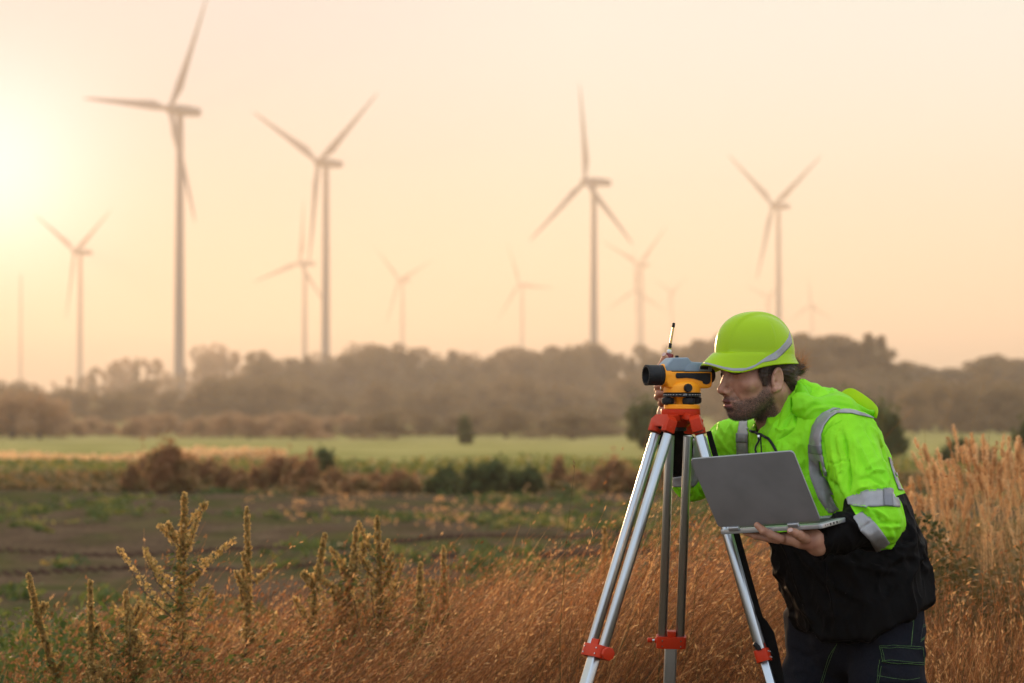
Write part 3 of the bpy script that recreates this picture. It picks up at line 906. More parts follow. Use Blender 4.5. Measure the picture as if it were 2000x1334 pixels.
def bracket(hinge, T, D, N, sep, out):
    """cast hinge of one leg: a chamfered block with two sockets, hung from the plate"""
    W2 = sep / 2 + 0.0140
    m = MB()
    prof = [(-W2, 0.010), (-W2, -0.020), (-W2 * .62, -0.031), (W2 * .62, -0.031), (W2, -0.020), (W2, 0.010), (W2 * .5, 0.010), (W2 * .42, -0.001), (-W2 * .42, -0.001), (-W2 * .5, 0.010)]
    # outline across T and along -D (up the leg), as deep as the sockets; middle notch left open below
    m.prism([(a, -b) for a, b in prof], hinge, T, -D, N, -0.0125, 0.0130)
    top = Vector((TC.x, TC.y, zt - 0.02))
    dirh = (hinge - top); dirh.z = 0; dirh.normalize()
    a = top + dirh * 0.030; b = hinge - D * 0.022
    superrod(m, a - Vector((0, 0, .002)), b, T, W2 * .55, 0.0095, 6, 20)
    o = m.build('hinge_bracket', M_RED, tripod, bevel=0.003, bseg=2)
    m = MB()
    for s_ in (-1, 1):
        m.tube([hinge + T * (s_ * sep / 2) - D * 0.004, hinge + T * (s_ * sep / 2) + D * 0.010], [0.0150, 0.0135], 20)
    m.build('socket', M_RED, o, bevel=0.001)
    m = MB(); m.tube([hinge - D * .004 - T * (sep / 2 - .012), hinge - D * .004 + T * (sep / 2 - .012)], 0.006, 12)
    m.build('axle', M_BLK, o)
for (hp, L) in ((P(1293, 836, 5.835), L1), (P(1364, 838, 5.835), L2), (P(1327, 838, 5.985), L3)):
    bracket(hp, L[2], L[1], L[3], 0.048 if L is L2 else 0.05, 0)

# carrying strap hanging down the right leg
def ribbon(name, pts, widths, mat, parent, th=0.0025, Wd=Vector((1, -.25, 0.25))):
    V = []; F = []; n = len(pts)
    P_ = [Vector(p) for p in pts]
    for i, p in enumerate(P_):
        t = (P_[min(i + 1, n - 1)] - P_[max(i - 1, 0)]).normalized()
        w = (Wd - t * Wd.dot(t)).normalized(); nn = t.cross(w).normalized()
        for a, b in ((-1, -1), (1, -1), (1, 1), (-1, 1)):
            V.append(p + w * (a * widths[i] / 2) + nn * (b * th / 2))
    for i in range(n - 1):
        for k in range(4):
            k2 = (k + 1) % 4; F.append((i * 4 + k, i * 4 + k2, i * 4 + 4 + k2, i * 4 + 4 + k))
    F += [(0, 3, 2, 1), tuple((n - 1) * 4 + k for k in range(4))]
    mb = MB(); mb.add(V, F); return mb.build(name, mat, parent, bevel=0.0007, bseg=1)
st_px = [(1384, 842, 5.82, 10), (1392, 872, 5.82, 11), (1402, 905, 5.81, 11), (1417, 960, 5.80, 12), (1435, 1030, 5.79, 12), (1452, 1092, 5.78, 12), (1468, 1150, 5.77, 12), (1481, 1195, 5.77, 11), (1487, 1215, 5.77, 12)]
sb = ribbon('shoulder_strap', [P(a, b, c) for a, b, c, w in st_px], [S(w, 5.83) for *_, w in st_px], M_WEB, tripod)
pd_px = [(1484, 1204, 5.79, 6), (1488, 1216, 5.79, 20), (1496, 1240, 5.79, 33), (1503, 1275, 5.78, 36), (1511, 1320, 5.78, 37), (1519, 1370, 5.78, 37), (1528, 1450, 5.78, 37), (1536, 1540, 5.78, 36), (1540, 1580, 5.78, 20)]
ribbon('strap_pad', [P(a, b, c) for a, b, c, w in pd_px], [S(w, 5.8) for *_, w in pd_px], M_WEB, sb, th=0.009)
# carrying bag strap loop that shows behind the head
ribbon('strap_loop', [P(1285, 812, 5.97), P(1282, 822, 5.99), P(1288, 850, 6.0)], [S(9, 6)] * 3, M_WEB, sb)

# ============================================================ surveying level
lev = empty('optical_level', (0, 0, 0))
tag(lev, 'orange and grey optical level with black lens barrel screwed on top of the tripod', 'optical level')
LC = P(1332, 733, 5.90)
U = Vector((-0.94, -0.342, 0)).normalized(); Vv = Vector((0.342, -0.94, 0)).normalized(); Z = Vector((0, 0, 1))
zz = lambda py: P(1332, py, 5.9).z
base_c = Vector((LC.x, LC.y, 0))
def LP(u, v, z): return LC + U * u + Vv * v + Z * z
m = MB(); m.prism([(.052, .0085), (.052, -.017), (.044, -.032), (-.060, -.032), (-.069, -.0265), (-.069, .0085)], LC, U, Z, Vv, -.027, .027)
body = m.build('housing', M_ORG, lev, bevel=0.0055, bseg=3)
m = MB(); m.prism([(.053, .009), (.053, .0225), (.046, .031), (.034, .0425), (-.0055, .0432), (-.015, .0328), (-.058, .0305), (-.066, .0255), (-.0695, .0175), (-.0695, .009)], LC, U, Z, Vv, -.0265, .0265)
m.build('top_cover', M_GRY, lev, bevel=0.006, bseg=3)
m = MB(); m.prism([(.010 + .020 * math.cos(a) - .012, .009 + .019 * math.sin(a)) for a in [math.pi * k / 14 for k in range(15)]], LC - U * .012, U, Z, Vv, .018, .0285)
m.build('side_boss', M_GRY, lev, bevel=0.002)
m = MB(); m.prism([(-.036, .0215), (-.058, .0205), (-.058, .0135), (-.036, .0145)], LC, U, Z, Vv, .0262, .0276); m.build('bubble_window', M_BLK, lev, bevel=.0004)
m = MB(); m.prism([(-.0345, .0225), (-.0595, .0215), (-.0595, .0125), (-.0345, .0135)], LC, U, Z, Vv, .0255, .0269); m.build('window_frame', M_SILV, lev, bevel=.0004)
grip = [(.026, .0055), (.029, .001), (.028, -.006), (.024, -.008), (.000, -.0065), (-.018, -.0085), (-.034, -.0125), (-.042, -.0145), (-.044, -.020), (-.052, -.0225), (-.060, -.0205), (-.0635, -.014), (-.0635, .0035), (-.0615, .0055)]
m = MB(); m.prism(grip, LC, U, Z, Vv, .0262, .0292)
for k in range(14):
    m.box(LP(.021 - k * .0058, .0292, -.0012), (0.0012, 0.0012, 0.0105), Matrix((U, Vv, Z)).transposed())
m.build('grip_panel', M_BLK, lev, bevel=0.0008)
m = MB(); m.lathe([(.024, .036), (.0275, .040), (.0275, .052), (.0262, .054)], LC, U, 40); m.build('barrel_collar', M_ORG, lev)
m = MB(); m.lathe([(.0225, .050), (.0245, .053), (.0248, .060), (.0240, .061), (.0240, .064), (.0248, .065), (.0248, .093), (.0236, .096), (.0205, .0965), (.0195, .090), (.0185, .078), (.001, .078)], LC, U, 48)
for k in range(22):
    a = 2 * math.pi * k / 22
    c = LC + U * .093 + (Vv * math.cos(a) + Z * math.sin(a)) * .0244
    m.box(c, (.006, .0035, .0016), Matrix((U, -Vv * math.sin(a) + Z * math.cos(a), Vv * math.cos(a) + Z * math.sin(a))).transposed())
br = m.build('lens_barrel', M_BLK, lev)
m = MB(); m.lathe([(.001, .0835), (.010, .0830), (.0185, .0805), (.0185, .079)], LC, U, 32); m.build('lens', M_LENS, br)
m = MB(); m.lathe([(.010, -.066), (.0165, -.069), (.0168, -.0725), (.0175, -.074), (.0172, -.080), (.015, -.083), (.0125, -.083), (.011, -.078), (.001, -.077)], LC, U, 32)
for k in range(18):
    a = 2 * math.pi * k / 18
    m.box(LC - U * .0765 + (Vv * math.cos(a) + Z * math.sin(a)) * .0174, (.006, .003, .0014), Matrix((U, -Vv * math.sin(a) + Z * math.cos(a), Vv * math.cos(a) + Z * math.sin(a))).transposed())
m.build('eyepiece', M_BLK, lev)
m = MB(); m.lathe([(.040, zz(767.2)), (.0455, zz(766.5)), (.0455, zz(756)), (.0435, zz(752)), (.038, zz(748.5)), (.030, zz(744.5))], base_c, Z, 56); m.build('base_drum', M_ORG, lev)
m = MB(); m.lathe([(.040, zz(775.2)), (.0458, zz(774.6)), (.0462, zz(768)), (.044, zz(767.3))], base_c, Z, 64); circ = m.build('circle_ring', M_BLK, lev)
m = MB()
for k in range(72):
    a = 2 * math.pi * k / 72; r = Vector((math.cos(a), math.sin(a), 0)); t = Vector((-math.sin(a), math.cos(a), 0))
    if abs(((k * 5 - 275 + 180) % 360) - 180) < 9: continue
    big = k % 2 == 0
    m.box(base_c + r * .0461 + Z * zz(771), (.0008, .0020 if big else .0006, .0016 if big else .001), Matrix((r, t, Z)).transposed())
m.build('graduation_mark', M_WHT, circ, smooth=False)
tcu = bpy.data.curves.new('circle_number', 'FONT'); tcu.body = "270"; tcu.size = 0.0058; tcu.extrude = 0.0002; tcu.align_x = 'CENTER'; tcu.align_y = 'CENTER'
tcu.materials.append(M_WHT)
a = R_(275); tmp = link(bpy.data.objects.new('circle_number_text', tcu))
bpy.context.view_layer.update()
tme = bpy.data.meshes.new_from_object(tmp.evaluated_get(bpy.context.evaluated_depsgraph_get()))
bpy.data.objects.remove(tmp); to = link(bpy.data.objects.new('circle_number', tme), circ)
to.location = base_c + Vector((math.cos(a), math.sin(a), 0)) * .0464 + Z * zz(771.2)
to.rotation_euler = (R_(90), 0, R_(5))
kc = LP(.006, .040, 0); kc.z = zz(758)
m = MB(); m.lathe([(.0075, -.004), (.0082, .004), (.0096, .0055), (.0096, .0135), (.0085, .0150), (.001, .0152)], kc, Vv, 28)
for k in range(12):
    a = 2 * math.pi * k / 12
    m.box(kc + Vv * .0095 + (U * math.cos(a) + Z * math.sin(a)) * .0096, (.0076, .0022, .0014), Matrix((Vv, -U * math.sin(a) + Z * math.cos(a), U * math.cos(a) + Z * math.sin(a))).transposed())
m.build('tangent_screw', M_BLK, lev)
kc = P(1290, 759, 5.915)
m = MB(); m.lathe([(.003, -.010), (.003, 0), (.0062, .001), (.0062, .006), (.004, .0068)], kc + Vector((.006, 0, 0)), Vector((-1, -.2, 0)), 20); m.build('focus_screw', M_STEEL, lev)
m = MB(); m.lathe([(.001, 0), (.0046, 0), (.0046, .0065), (.0038, .0072), (.001, .0073)], P(1322, 700, 5.93), Z, 16); m.build('sight_knob', M_BLK, lev)
# tribrach: three foot screws between drum and base plate
for (px, py, Y) in ((1304.5, 782.5, 5.885), (1345, 783, 5.872), (1358, 781, 5.925)):
    c = P(px, py, Y)
    m = MB(); m.lathe([(.006, -.0105), (.0135, -.0080), (.0145, -.0062), (.0145, .0052), (.0130, .0068), (.006, .0085), (.006, .011)], c, Z, 26)
    for k in range(10):
        a = 2 * math.pi * k / 10
        m.box(c + Vector((math.cos(a), math.sin(a), 0)) * .0142, (.0022, .004, .010), Matrix.Rotation(a, 3, 'Z'))
    m.build('foot_screw', M_BLK, lev, bevel=.0004, bseg=1)
m = MB(); m.lathe([(.018, zz(790)), (.018, zz(784)), (.022, zz(779)), (.024, zz(775.4))], base_c, Z, 28); m.build('spindle', M_ORG, lev)
m = MB(); m.lathe([(.041, zz(799)), (.0440, zz(798)), (.0440, zz(791.5)), (.0425, zz(790)), (.010, zz(789.5))], base_c, Z, 56); m.build('base_plate', M_ORG, lev)

# ============================================================ red handheld radio behind the level
rad = empty('handheld_radio', (0, 0, 0)); tag(rad, 'small red handheld radio with a brass antenna held behind the optical level', 'radio')
A0, A1 = P(1306, 692, 5.985), P(1316, 631, 5.985); AX = (A1 - A0); Lr = AX.length; AX.normalize()
def rp(t): return A0 + AX * (Lr * t)
m = MB(); superrod(m, A0 + AX * 0.002, A0 - AX * 0.055, Vector((1, 0, 0)), .0125, .010, 3.2); m.build('case', principled("dark_red_plastic", (0.20, 0.012, 0.015), 0.4, noise=(60, .7, (0.12, 0.01, 0.012))), rad, bevel=0.002)
m = MB(); m.tube([rp(-.02), rp(.03)], [.0052, .0050], 16); m.build('antenna_base', M_BLK, rad)
m = MB(); m.tube([rp(.03), rp(.06), rp(.10), rp(.14), rp(.16)], [.0034, .0054, .0060, .0050, .0038], 16); m.build('antenna_collar', M_WHT, rad)
m = MB(); m.tube([rp(.16), rp(.20)], [.0042, .0040], 16); m.build('yellow_ring', principled("yellow_ring_paint", (0.45, 0.42, 0.05), 0.5, noise=(50, .5, (.4, .35, .05))), rad)
m = MB(); m.tube([rp(.20), rp(.33), rp(.36)], [.0044, .0040, .0030], 16); m.build('antenna_joint', M_BLK, rad)
m = MB(); m.tube([rp(.34), rp(.88)], [.0032, .0029], 16); m.build('antenna_rod', M_BRASS, rad)
m = MB(); m.tube([rp(.86), rp(.88), rp(1.0), rp(1.01)], [.0036, .0040, .0038, .002], 16); m.build('antenna_tip', M_BLK, rad)

# ============================================================ laptop
lap = empty('laptop', (0, 0, 0)); tag(lap, 'open grey laptop seen from behind its lid and resting on the left hand', 'laptop')
A = P(1404, 1033, 5.58); B = P(1604, 1021, 5.43)
Hh = (B - A); LW = Hh.length; Hh.normalize()
TLp = P(1350, 897, 5.495); Ld = TLp - A; Ld = (Ld - Hh * Ld.dot(Hh)); LH = Ld.length; Ld.normalize()
Ln = Hh.cross(Ld); Ln = Ln if Ln.y < 0 else -Ln              # out of the lid's back, to the camera
Bd = P(1682, 1000, 5.59) - B; Bd = (Bd - Hh * Bd.dot(Hh)); BD = 0.192; Bd.normalize(); Bn = Hh.cross(Bd); Bn = Bn if Bn.z > 0 else -Bn
def rrect(w, h_, r, n=6):
    out = []
    for cx, cy, a0 in ((w - r, r, -90), (w - r, h_ - r, 0), (r, h_ - r, 90), (r, r, 180)):
        for k in range(n + 1):
            an = R_(a0 + 90 * k / n); out.append((cx + r * math.cos(an), cy + r * math.sin(an)))
    return out
m = MB(); m.prism([(a, b + .004) for a, b in rrect(LW, LH - .004, .009)], A, Hh, Ld, Ln, -.0052, .0); m.build('lid', M_SHELL, lap, bevel=0.0011, bseg=2)
m = MB(); m.prism([(a + .007, b + .016) for a, b in rrect(LW - .014, LH - .028, .003)], A, Hh, Ld, Ln, -.0058, -.0053)
m.build('screen', principled("dark_screen_glass", (0.01, 0.01, 0.012), 0.08, spec=0.6, noise=(5, .5, (.014, .014, .016))), lap)
m = MB(); m.prism(rrect(LW, BD, .010), A - Bn * .003, Hh, Bd, Bn, -.0105, .0); base = m.build('base', M_SILV, lap, bevel=0.0022, bseg=3)
m = MB(); m.prism([(a + .02, b + .03) for a, b in rrect(LW - .04, BD * .5, .004)], A - Bn * .003, Hh, Bd, Bn, -.0002, .0006); m.build('keyboard', M_BLK, base)
m = MB(); m.prism([(a + LW * .32, b + BD * .70) for a, b in rrect(LW * .36, BD * .25, .003)], A - Bn * .003, Hh, Bd, Bn, -.0002, .0004); m.build('trackpad', M_SHELL, base)
for f0 in (.155, .735):
    m = MB(); superrod(m, A + Hh * (LW * (f0 - .05)) - Bn * .001 + Ln * .001, A + Hh * (LW * (f0 + .05)) - Bn * .001 + Ln * .001, Ld, .0060, .0045, 2.5); m.build('hinge', M_SILV, lap, bevel=.0006)
m = MB()
for (d0, w_, hh_) in ((.018, .0016, .0042), (.030, .0030, .0032), (.044, .0062, .0052), (.060, .0066, .0052), (.076, .0066, .0052), (.090, .0012, .0012)):
    m.box(B + Bd * d0 - Bn * .0083 + Hh * .0001, (.0008, w_, hh_), Matrix((Hh, Bd, Bn)).transposed())
m.build('port', M_BLK, base, smooth=False)
# ============================================================ the surveyor
def attr_mat(name, fn):
    m = bpy.data.materials.new(name); m.use_nodes = True
    fn(m.node_tree, m.node_tree.nodes, m.node_tree.links, m.node_tree.nodes['Principled BSDF']); return m
def set_attr(o, name, val):
    a = o.data.attributes.new(name, 'FLOAT', 'POINT'); a.data.foreach_set('value', np.asarray(val, np.float32))
def nd(N, t, **kw):
    n = N.new(t)
    for k, v in kw.items():
        if k in n.inputs: n.inputs[k].default_value = v
        else: setattr(n, k, v)
    return n
def mixc(N, L, f, a, b):
    r = N.new('ShaderNodeMix'); r.data_type = 'RGBA'
    if hasattr(f, 'is_linked'): L.new(f, r.inputs[0])
    else: r.inputs[0].default_value = f
    for k, c in ((6, a), (7, b)):
        if isinstance(c, tuple): r.inputs[k].default_value = (*c, 1)
        else: L.new(c, r.inputs[k])
    return r.outputs[2]
def maprange(N, L, v, a, b, c=0.0, d=1.0):
    r = N.new('ShaderNodeMapRange')
    for k, x in (('From Min', a), ('From Max', b), ('To Min', c), ('To Max', d)): r.inputs[k].default_value = x
    L.new(v, r.inputs['Value']); return r.outputs['Result']
def noisen(N, L, scale, detail=4, vec=None):
    t = N.new('ShaderNodeTexNoise'); t.inputs['Scale'].default_value = scale; t.inputs['Detail'].default_value = detail
    tcn = N.new('ShaderNodeTexCoord'); L.new(tcn.outputs['Object'] if vec is None else vec, t.inputs['Vector'])
    return t.outputs['Fac']

def skin_fn(nt, N, L, b):
    at = nd(N, 'ShaderNodeAttribute', attribute_name='beard')
    lip = nd(N, 'ShaderNodeAttribute', attribute_name='lip')
    base = mixc(N, L, maprange(N, L, noisen(N, L, 60, 6), 0.35, 0.65), (0.50, 0.26, 0.165), (0.42, 0.195, 0.12))
    base = mixc(N, L, maprange(N, L, noisen(N, L, 22, 3), 0.5, 0.75, 0, 0.5), base, (0.34, 0.12, 0.085))
    base = mixc(N, L, lip.outputs['Fac'], base, (0.30, 0.095, 0.085))
    hairn = maprange(N, L, noisen(N, L, 700, 2), 0.42, 0.60, 0, 0.9)
    mul = N.new('ShaderNodeMath'); mul.operation = 'MULTIPLY'; L.new(hairn, mul.inputs[0]); L.new(at.outputs['Fac'], mul.inputs[1])
    mul2 = N.new('ShaderNodeMath'); mul2.operation = 'MULTIPLY_ADD'; L.new(at.outputs['Fac'], mul2.inputs[0]); mul2.inputs[1].default_value = 0.24; L.new(mul.outputs[0], mul2.inputs[2]); mul2.use_clamp = True
    base = mixc(N, L, mul2.outputs[0], base, (0.055, 0.035, 0.026))
    L.new(base, b.inputs['Base Color'])
    b.inputs['Roughness'].default_value = 0.5; b.inputs['Specular IOR Level'].default_value = 0.4
    b.inputs['Subsurface Weight'].default_value = 0.12; b.inputs['Subsurface Radius'].default_value = (0.010, 0.004, 0.002); b.inputs['Subsurface Scale'].default_value = 0.5
    bp = N.new('ShaderNodeBump'); bp.inputs['Strength'].default_value = 0.35; bp.inputs['Distance'].default_value = 0.0008
    L.new(noisen(N, L, 350, 5), bp.inputs['Height']); L.new(bp.outputs[0], b.inputs['Normal'])
M_SKIN = attr_mat("skin", skin_fn)
M_HAIR = principled("dark_brown_hair", (0.050, 0.029, 0.018), 0.45, spec=0.5, noise=(80, 1, (0.10, 0.058, 0.034)), bump=(400, 0.6, 0.001), trans=0.12)
M_WISP = principled("backlit_hair", (0.34, 0.15, 0.06), 0.45, spec=0.5, noise=(80, 1, (0.48, 0.22, 0.09)), trans=0.5)  # brighter copy of the hair, orange backlight put into its colour
M_BEARD = principled("beard_hair", (0.06, 0.042, 0.033), 0.5, spec=0.3, noise=(150, 1, (0.20, 0.16, 0.13)), trans=0.15)
M_EYE = principled("eye_white", (0.55, 0.5, 0.46), 0.15, noise=(200, .5, (0.5, .4, .36)), coat=0.6)
M_IRIS = principled("iris", (0.05, 0.028, 0.015), 0.12, noise=(900, .6, (.02, .012, .008)), coat=1.0)
M_NAIL = principled("fingernail", (0.50, 0.30, 0.24), 0.25, noise=(200, .5, (.46, .27, .22)), coat=0.4)

# ---- head
HY = 5.93
HO = P(1482, 724, HY)
YAW = R_(24); PIT = R_(6)
HF = Vector((-math.cos(YAW), -math.sin(YAW), 0)); HL_ = Vector((math.sin(YAW), -math.cos(YAW), 0)); HU = Vector((0, 0, 1))
HFp = HF * math.cos(PIT) - HU * math.sin(PIT); HUp = HU * math.cos(PIT) + HF * math.sin(PIT)
HM = np.array([HFp, HL_, HUp])                    # rows: local axes in world
def to_world(V): return np.asarray(V) @ HM + _v(HO)
def to_head(V): return (np.asarray(V) - _v(HO)) @ HM.T
def hw(x, y, z): return HO + HFp * x + HL_ * y + HUp * z

def head_sdf(Q):
    """Q in head space: x forward, y to his left, z up, 0 = between the eyes' level at the ear line"""
    x, y, z = Q[..., 0], Q[..., 1], Q[..., 2]
    A = np.stack([x, np.abs(y), z], -1)                # mirrored
    d = sd_ell(Q, (-.004, 0, .036), (.085, .073, .080))
    d = smin(d, sd_ell(Q, (.040, 0, -.020), (.052, .060, .085)), .03)
    d = smin(d, sd_ell(Q, (.060, 0, .035), (.034, .056, .035)), .02)           # forehead
    d = smin(d, sd_cone(A, (.004, .054, -.052), (.062, .018, -.096), .020, .016), .025)   # jaw line
    d = smin(d, sd_ell(Q, (.050, 0, -.082), (.034, .035, .025)), .02)
    d = smin(d, sd_ell(Q, (.076, 0, -.096), (.016, .020, .014)), .014)          # chin
    d = smin(d, sd_cone(A, (.079, .014, .017), (.068, .050, .013), .0095, .009), .012)    # brow
    d = smin(d, sd_ell(A, (.058, .050, -.026), (.022, .018, .017)), .02)        # cheek bone
    d = smax(d, -sd_ell(A, (.095, .031, -.001), (.0185, .0175, .0125)), .012)   # eye socket
    d = smin(d, sd_ell(A, (.0715, .031, -.0015), (.0142, .0165, .0125)), .004)   # closed lid bulge
    d = smin(d, sd_cone(Q, (.083, 0, .008), (.107, 0, -.033), .0085, .0085), .011)  # nose bridge
    d = smin(d, sd_ell(Q, (.107, 0, -.0375), (.0125, .0105, .009)), .008)
    d = smin(d, sd_ell(A, (.097, .0125, -.0425), (.0115, .0075, .0075)), .006)    # wings
    d = smax(d, -sd_ell(A, (.101, .0075, -.051), (.0065, .0038, .0055)), .003)
    d = smin(d, sd_ell(Q, (.080, 0, -.068), (.0200, .030, .024)), .014)         # mouth mound
    d = smin(d, sd_ell(Q, (.0955, 0, -.0635), (.0085, .020, .0052)), .005)
    d = smin(d, sd_ell(Q, (.0925, 0, -.0775), (.0090, .018, .0060)), .005)
    d = smax(d, -sd_ell(Q, (.099, 0, -.0703), (.0150, .0165, .0026)), .003)    # parted lips
    d = smax(d, -sd_ell(Q, (.093, 0, -.0880), (.0060, .013, .0040)), .008)
    d = smax(d, -sd_cone(A, (.087, .020, -.045), (.078, .031, -.066), .0020, .0020), .010)  # fold beside the nose
    # neck
    d = smin(d, sd_cone(Q, (-.028, 0, -.045), (-.060, 0, -.155), .055, .060), .03)
    d = smin(d, sd_cone(A, (-.02, .052, -.055), (-.02, .020, -.16), .018, .018), .02)
    # ear
    er = rotm(R_(-16), R_(14), 0).T
    E0 = (-.004, .0755, -.025)
    q = (A - np.array(E0)) @ np.array(rotm(R_(20), R_(-14), 0))
    e = np.sqrt((q[..., 0] / .0185) ** 2 + (q[..., 2] / (.031 - .006 * (q[..., 2] < 0))) ** 2)
    plate = np.maximum((e - 1) * .018, np.abs(q[..., 1]) - .0035)
    rim = np.sqrt(((e - .88) * .0185) ** 2 + (q[..., 1] - .0035) ** 2) - .0036
    rim = np.where((q[..., 0] > .006) & (q[..., 2] < .012) & (q[..., 2] > -.02), rim + .004, rim)
    ear = smin(plate, rim, .003)
    anti = np.sqrt(((e - .52) * .0185) ** 2 + (q[..., 1] - .0018) ** 2) - .0026
    ear = smin(ear, np.where(q[..., 0] < .008, anti, 1), .002)
    ear = smin(ear, np.linalg.norm(q - np.array([.011, .002, -.010]), axis=-1) - .0042, .004)
    ear = smin(ear, np.linalg.norm(q - np.array([.006, .000, -.026]), axis=-1) - .0065, .005)
    ear = smax(ear, -(np.linalg.norm((q - np.array([.006, .006, -.006])) / np.array([.0065, .007, .008]), axis=-1) - 1) * .0065, .002)
    d = smin(d, ear, .0045)
    return d
Vh, Fh = surface_nets(lambda G: head_sdf(G), (-.125, -.105, -.185), (.135, .105, .14), .0022)
Vh = relax(Vh, Fh, 2, .35)
hx, hy, hz = Vh[:, 0], Vh[:, 1], Vh[:, 2]
def sstep(a, b, v): t = np.clip((v - a) / (b - a), 0, 1); return t * t * (3 - 2 * t)
def beard_mask(x, y, z):
    ay = np.abs(y)
    upper = -.050 - .010 * np.clip((x - .03) / .05, 0, 1) + np.clip((.045 - x) / .03, 0, 1) * .030       # line rises to the sideburn
    m = sstep(0, .012, upper - z) * sstep(.002, .016, x - .010 + np.clip(-z - .04, 0, .1) * .5)
    m *= 1 - sstep(-.115, -.135, z)
    m *= np.clip(1 - .75 * sstep(0, 1, np.clip((.085 - x) / .05, 0, 1)) * sstep(-.05, -.035, z), 0, 1)
    # moustache
    mo = np.exp(-((z + .0565 + ay * .15) / .0062) ** 2) * sstep(.034, .022, ay) * sstep(.06, .07, x)
    m = np.maximum(m * (1 - np.exp(-((z + .0675) / .0125) ** 4) * sstep(.024, .018, ay) * sstep(.06, .075, x)), mo)
    neck = sstep(-.105, -.12, z) * sstep(-.175, -.13, z) * sstep(.0, .03, x) * .35
    return np.clip(np.maximum(m, neck), 0, 1)
bmask = beard_mask(hx, hy, hz)
lipm = np.clip(np.exp(-((hz + .0635) / .0045) ** 4) + np.exp(-((hz + .0775) / .0058) ** 4), 0, 1) * sstep(.021, .016, np.abs(hy)) * sstep(.082, .088, hx)
VhW = to_world(Vh)

# ---- arms, hands, torso and legs
SL, EL, WL = P(1652, 862, 5.77), P(1708, 1018, 5.62), P(1597, 1064, 5.52)
SR, ER, WR = P(1434, 872, 6.17), P(1353, 936, 6.13), P(1304, 812, 6.04)
HipL, KnL, AnL = P(1732, 1215, 5.885), P(1728, 1480, 5.79), P(1762, 1795, 5.86)
HipR, KnR, AnR = P(1606, 1218, 6.06), P(1590, 1480, 6.02), P(1604, 1768, 6.10)
def s5(px, Y=5.5): return px * Y / FPX
LH_ = dict(
  fingers=[
   ([P(1520, 1054, 5.535), P(1500, 1051, 5.545), P(1476, 1046, 5.552), P(1455, 1039.5, 5.556)], [.0100, .0092, .0084, .0068]),
   ([P(1526, 1052, 5.505), P(1505, 1044, 5.505), P(1490, 1036, 5.500), P(1478.5, 1025.5, 5.503)], [.0102, .0096, .0088, .0072]),
   ([P(1524, 1049, 5.560), P(1500, 1046, 5.585), P(1480, 1043, 5.605), P(1464, 1041, 5.62)], [.0098, .0088, .0080, .0068]),
   ([P(1535, 1048, 5.590), P(1515, 1046, 5.615), P(1500, 1043, 5.635), P(1490, 1041, 5.65)], [.0090, .0080, .0072, .0060]),
   ([P(1572, 1052, 5.475), P(1562, 1046, 5.455), P(1552, 1041, 5.440), P(1544, 1037, 5.430)], [.0125, .0110, .0096, .0082])],
  palm=[([P(1588, 1056, 5.505), P(1566, 1053, 5.505), P(1530, 1052, 5.520)], [.0200, .0200, .0125]),
        ([P(1590, 1050, 5.500), P(1560, 1052, 5.540), P(1534, 1050, 5.575)], [.0180, .0170, .0110])])
RH_ = dict(
  fingers=[
   ([P(1307, 762, 6.01), P(1295, 738, 5.99), P(1291.5, 716, 5.975), P(1299, 699, 5.965)], [.0115, .0105, .0098, .0086]),
   ([P(1312, 745, 6.02), P(1322, 722, 6.015), P(1316, 706, 6.00), P(1309, 700, 5.995)], [.0098, .0090, .0082, .0072]),
   ([P(1308, 764, 6.03), P(1286, 762, 5.985), P(1285, 755, 5.955), P(1297, 752, 5.945)], [.0098, .0098, .0088, .0078]),
   ([P(1306, 776, 6.03), P(1286, 775, 5.985), P(1287, 768, 5.955), P(1299, 766, 5.945)], [.0098, .0096, .0086, .0076]),
   ([P(1305, 788, 6.03), P(1292, 788, 5.99), P(1292, 780, 5.965), P(1302, 778, 5.95)], [.0088, .0084, .0076, .0066])],
  palm=[([P(1303, 806, 6.04), P(1308, 782, 6.035), P(1310, 758, 6.03)], [.0200, .0215, .0150]),
        ([P(1306, 806, 6.05), P(1318, 780, 6.05), P(1318, 757, 6.04)], [.0180, .0190, .0130])])
def hand_sdf(X, H, W, wr):
    d = None
    for pts, rad in H['palm']:
        e = sd_chain(X, pts, rad, .01); d = e if d is None else smin(d, e, .012)
    d = smin(d, sd_cone(X, W, H['palm'][0][0][0], wr, H['palm'][0][1][0]), .015)
    f = None
    for pts, rad in H['fingers']:
        e = sd_chain(X, pts, rad, .003)
        for q, r in zip(pts[1:3], rad[1:3]):                       # knuckles
            e = smin(e, sd_ball(X, q, r * 1.07), .002)
        f = e if f is None else smin(f, e, .0018)
    return smin(d, f, .006)
def bbox(pts, pad):
    A_ = np.array([_v(p) for p in pts]); return A_.min(0) - pad, A_.max(0) + pad
meshes = [(VhW, Fh, bmask, lipm)]
for H, W, E in ((LH_, WL, EL), (RH_, WR, ER)):
    allp = [p for pts, _ in H['fingers'] for p in pts] + [p for pts, _ in H['palm'] for p in pts] + [W]
    lo, hi = bbox(allp, .028)
    W2 = W.lerp(E, .35)
    v, f = surface_nets(lambda G: smin(hand_sdf(G, H, W, .023), sd_cone(G, W, W2, .0235, .031), .012), lo, hi, .0017)
    v = relax(v, f, 1, .4)
    z_ = np.zeros(len(v)); meshes.append((v, f, z_, z_))
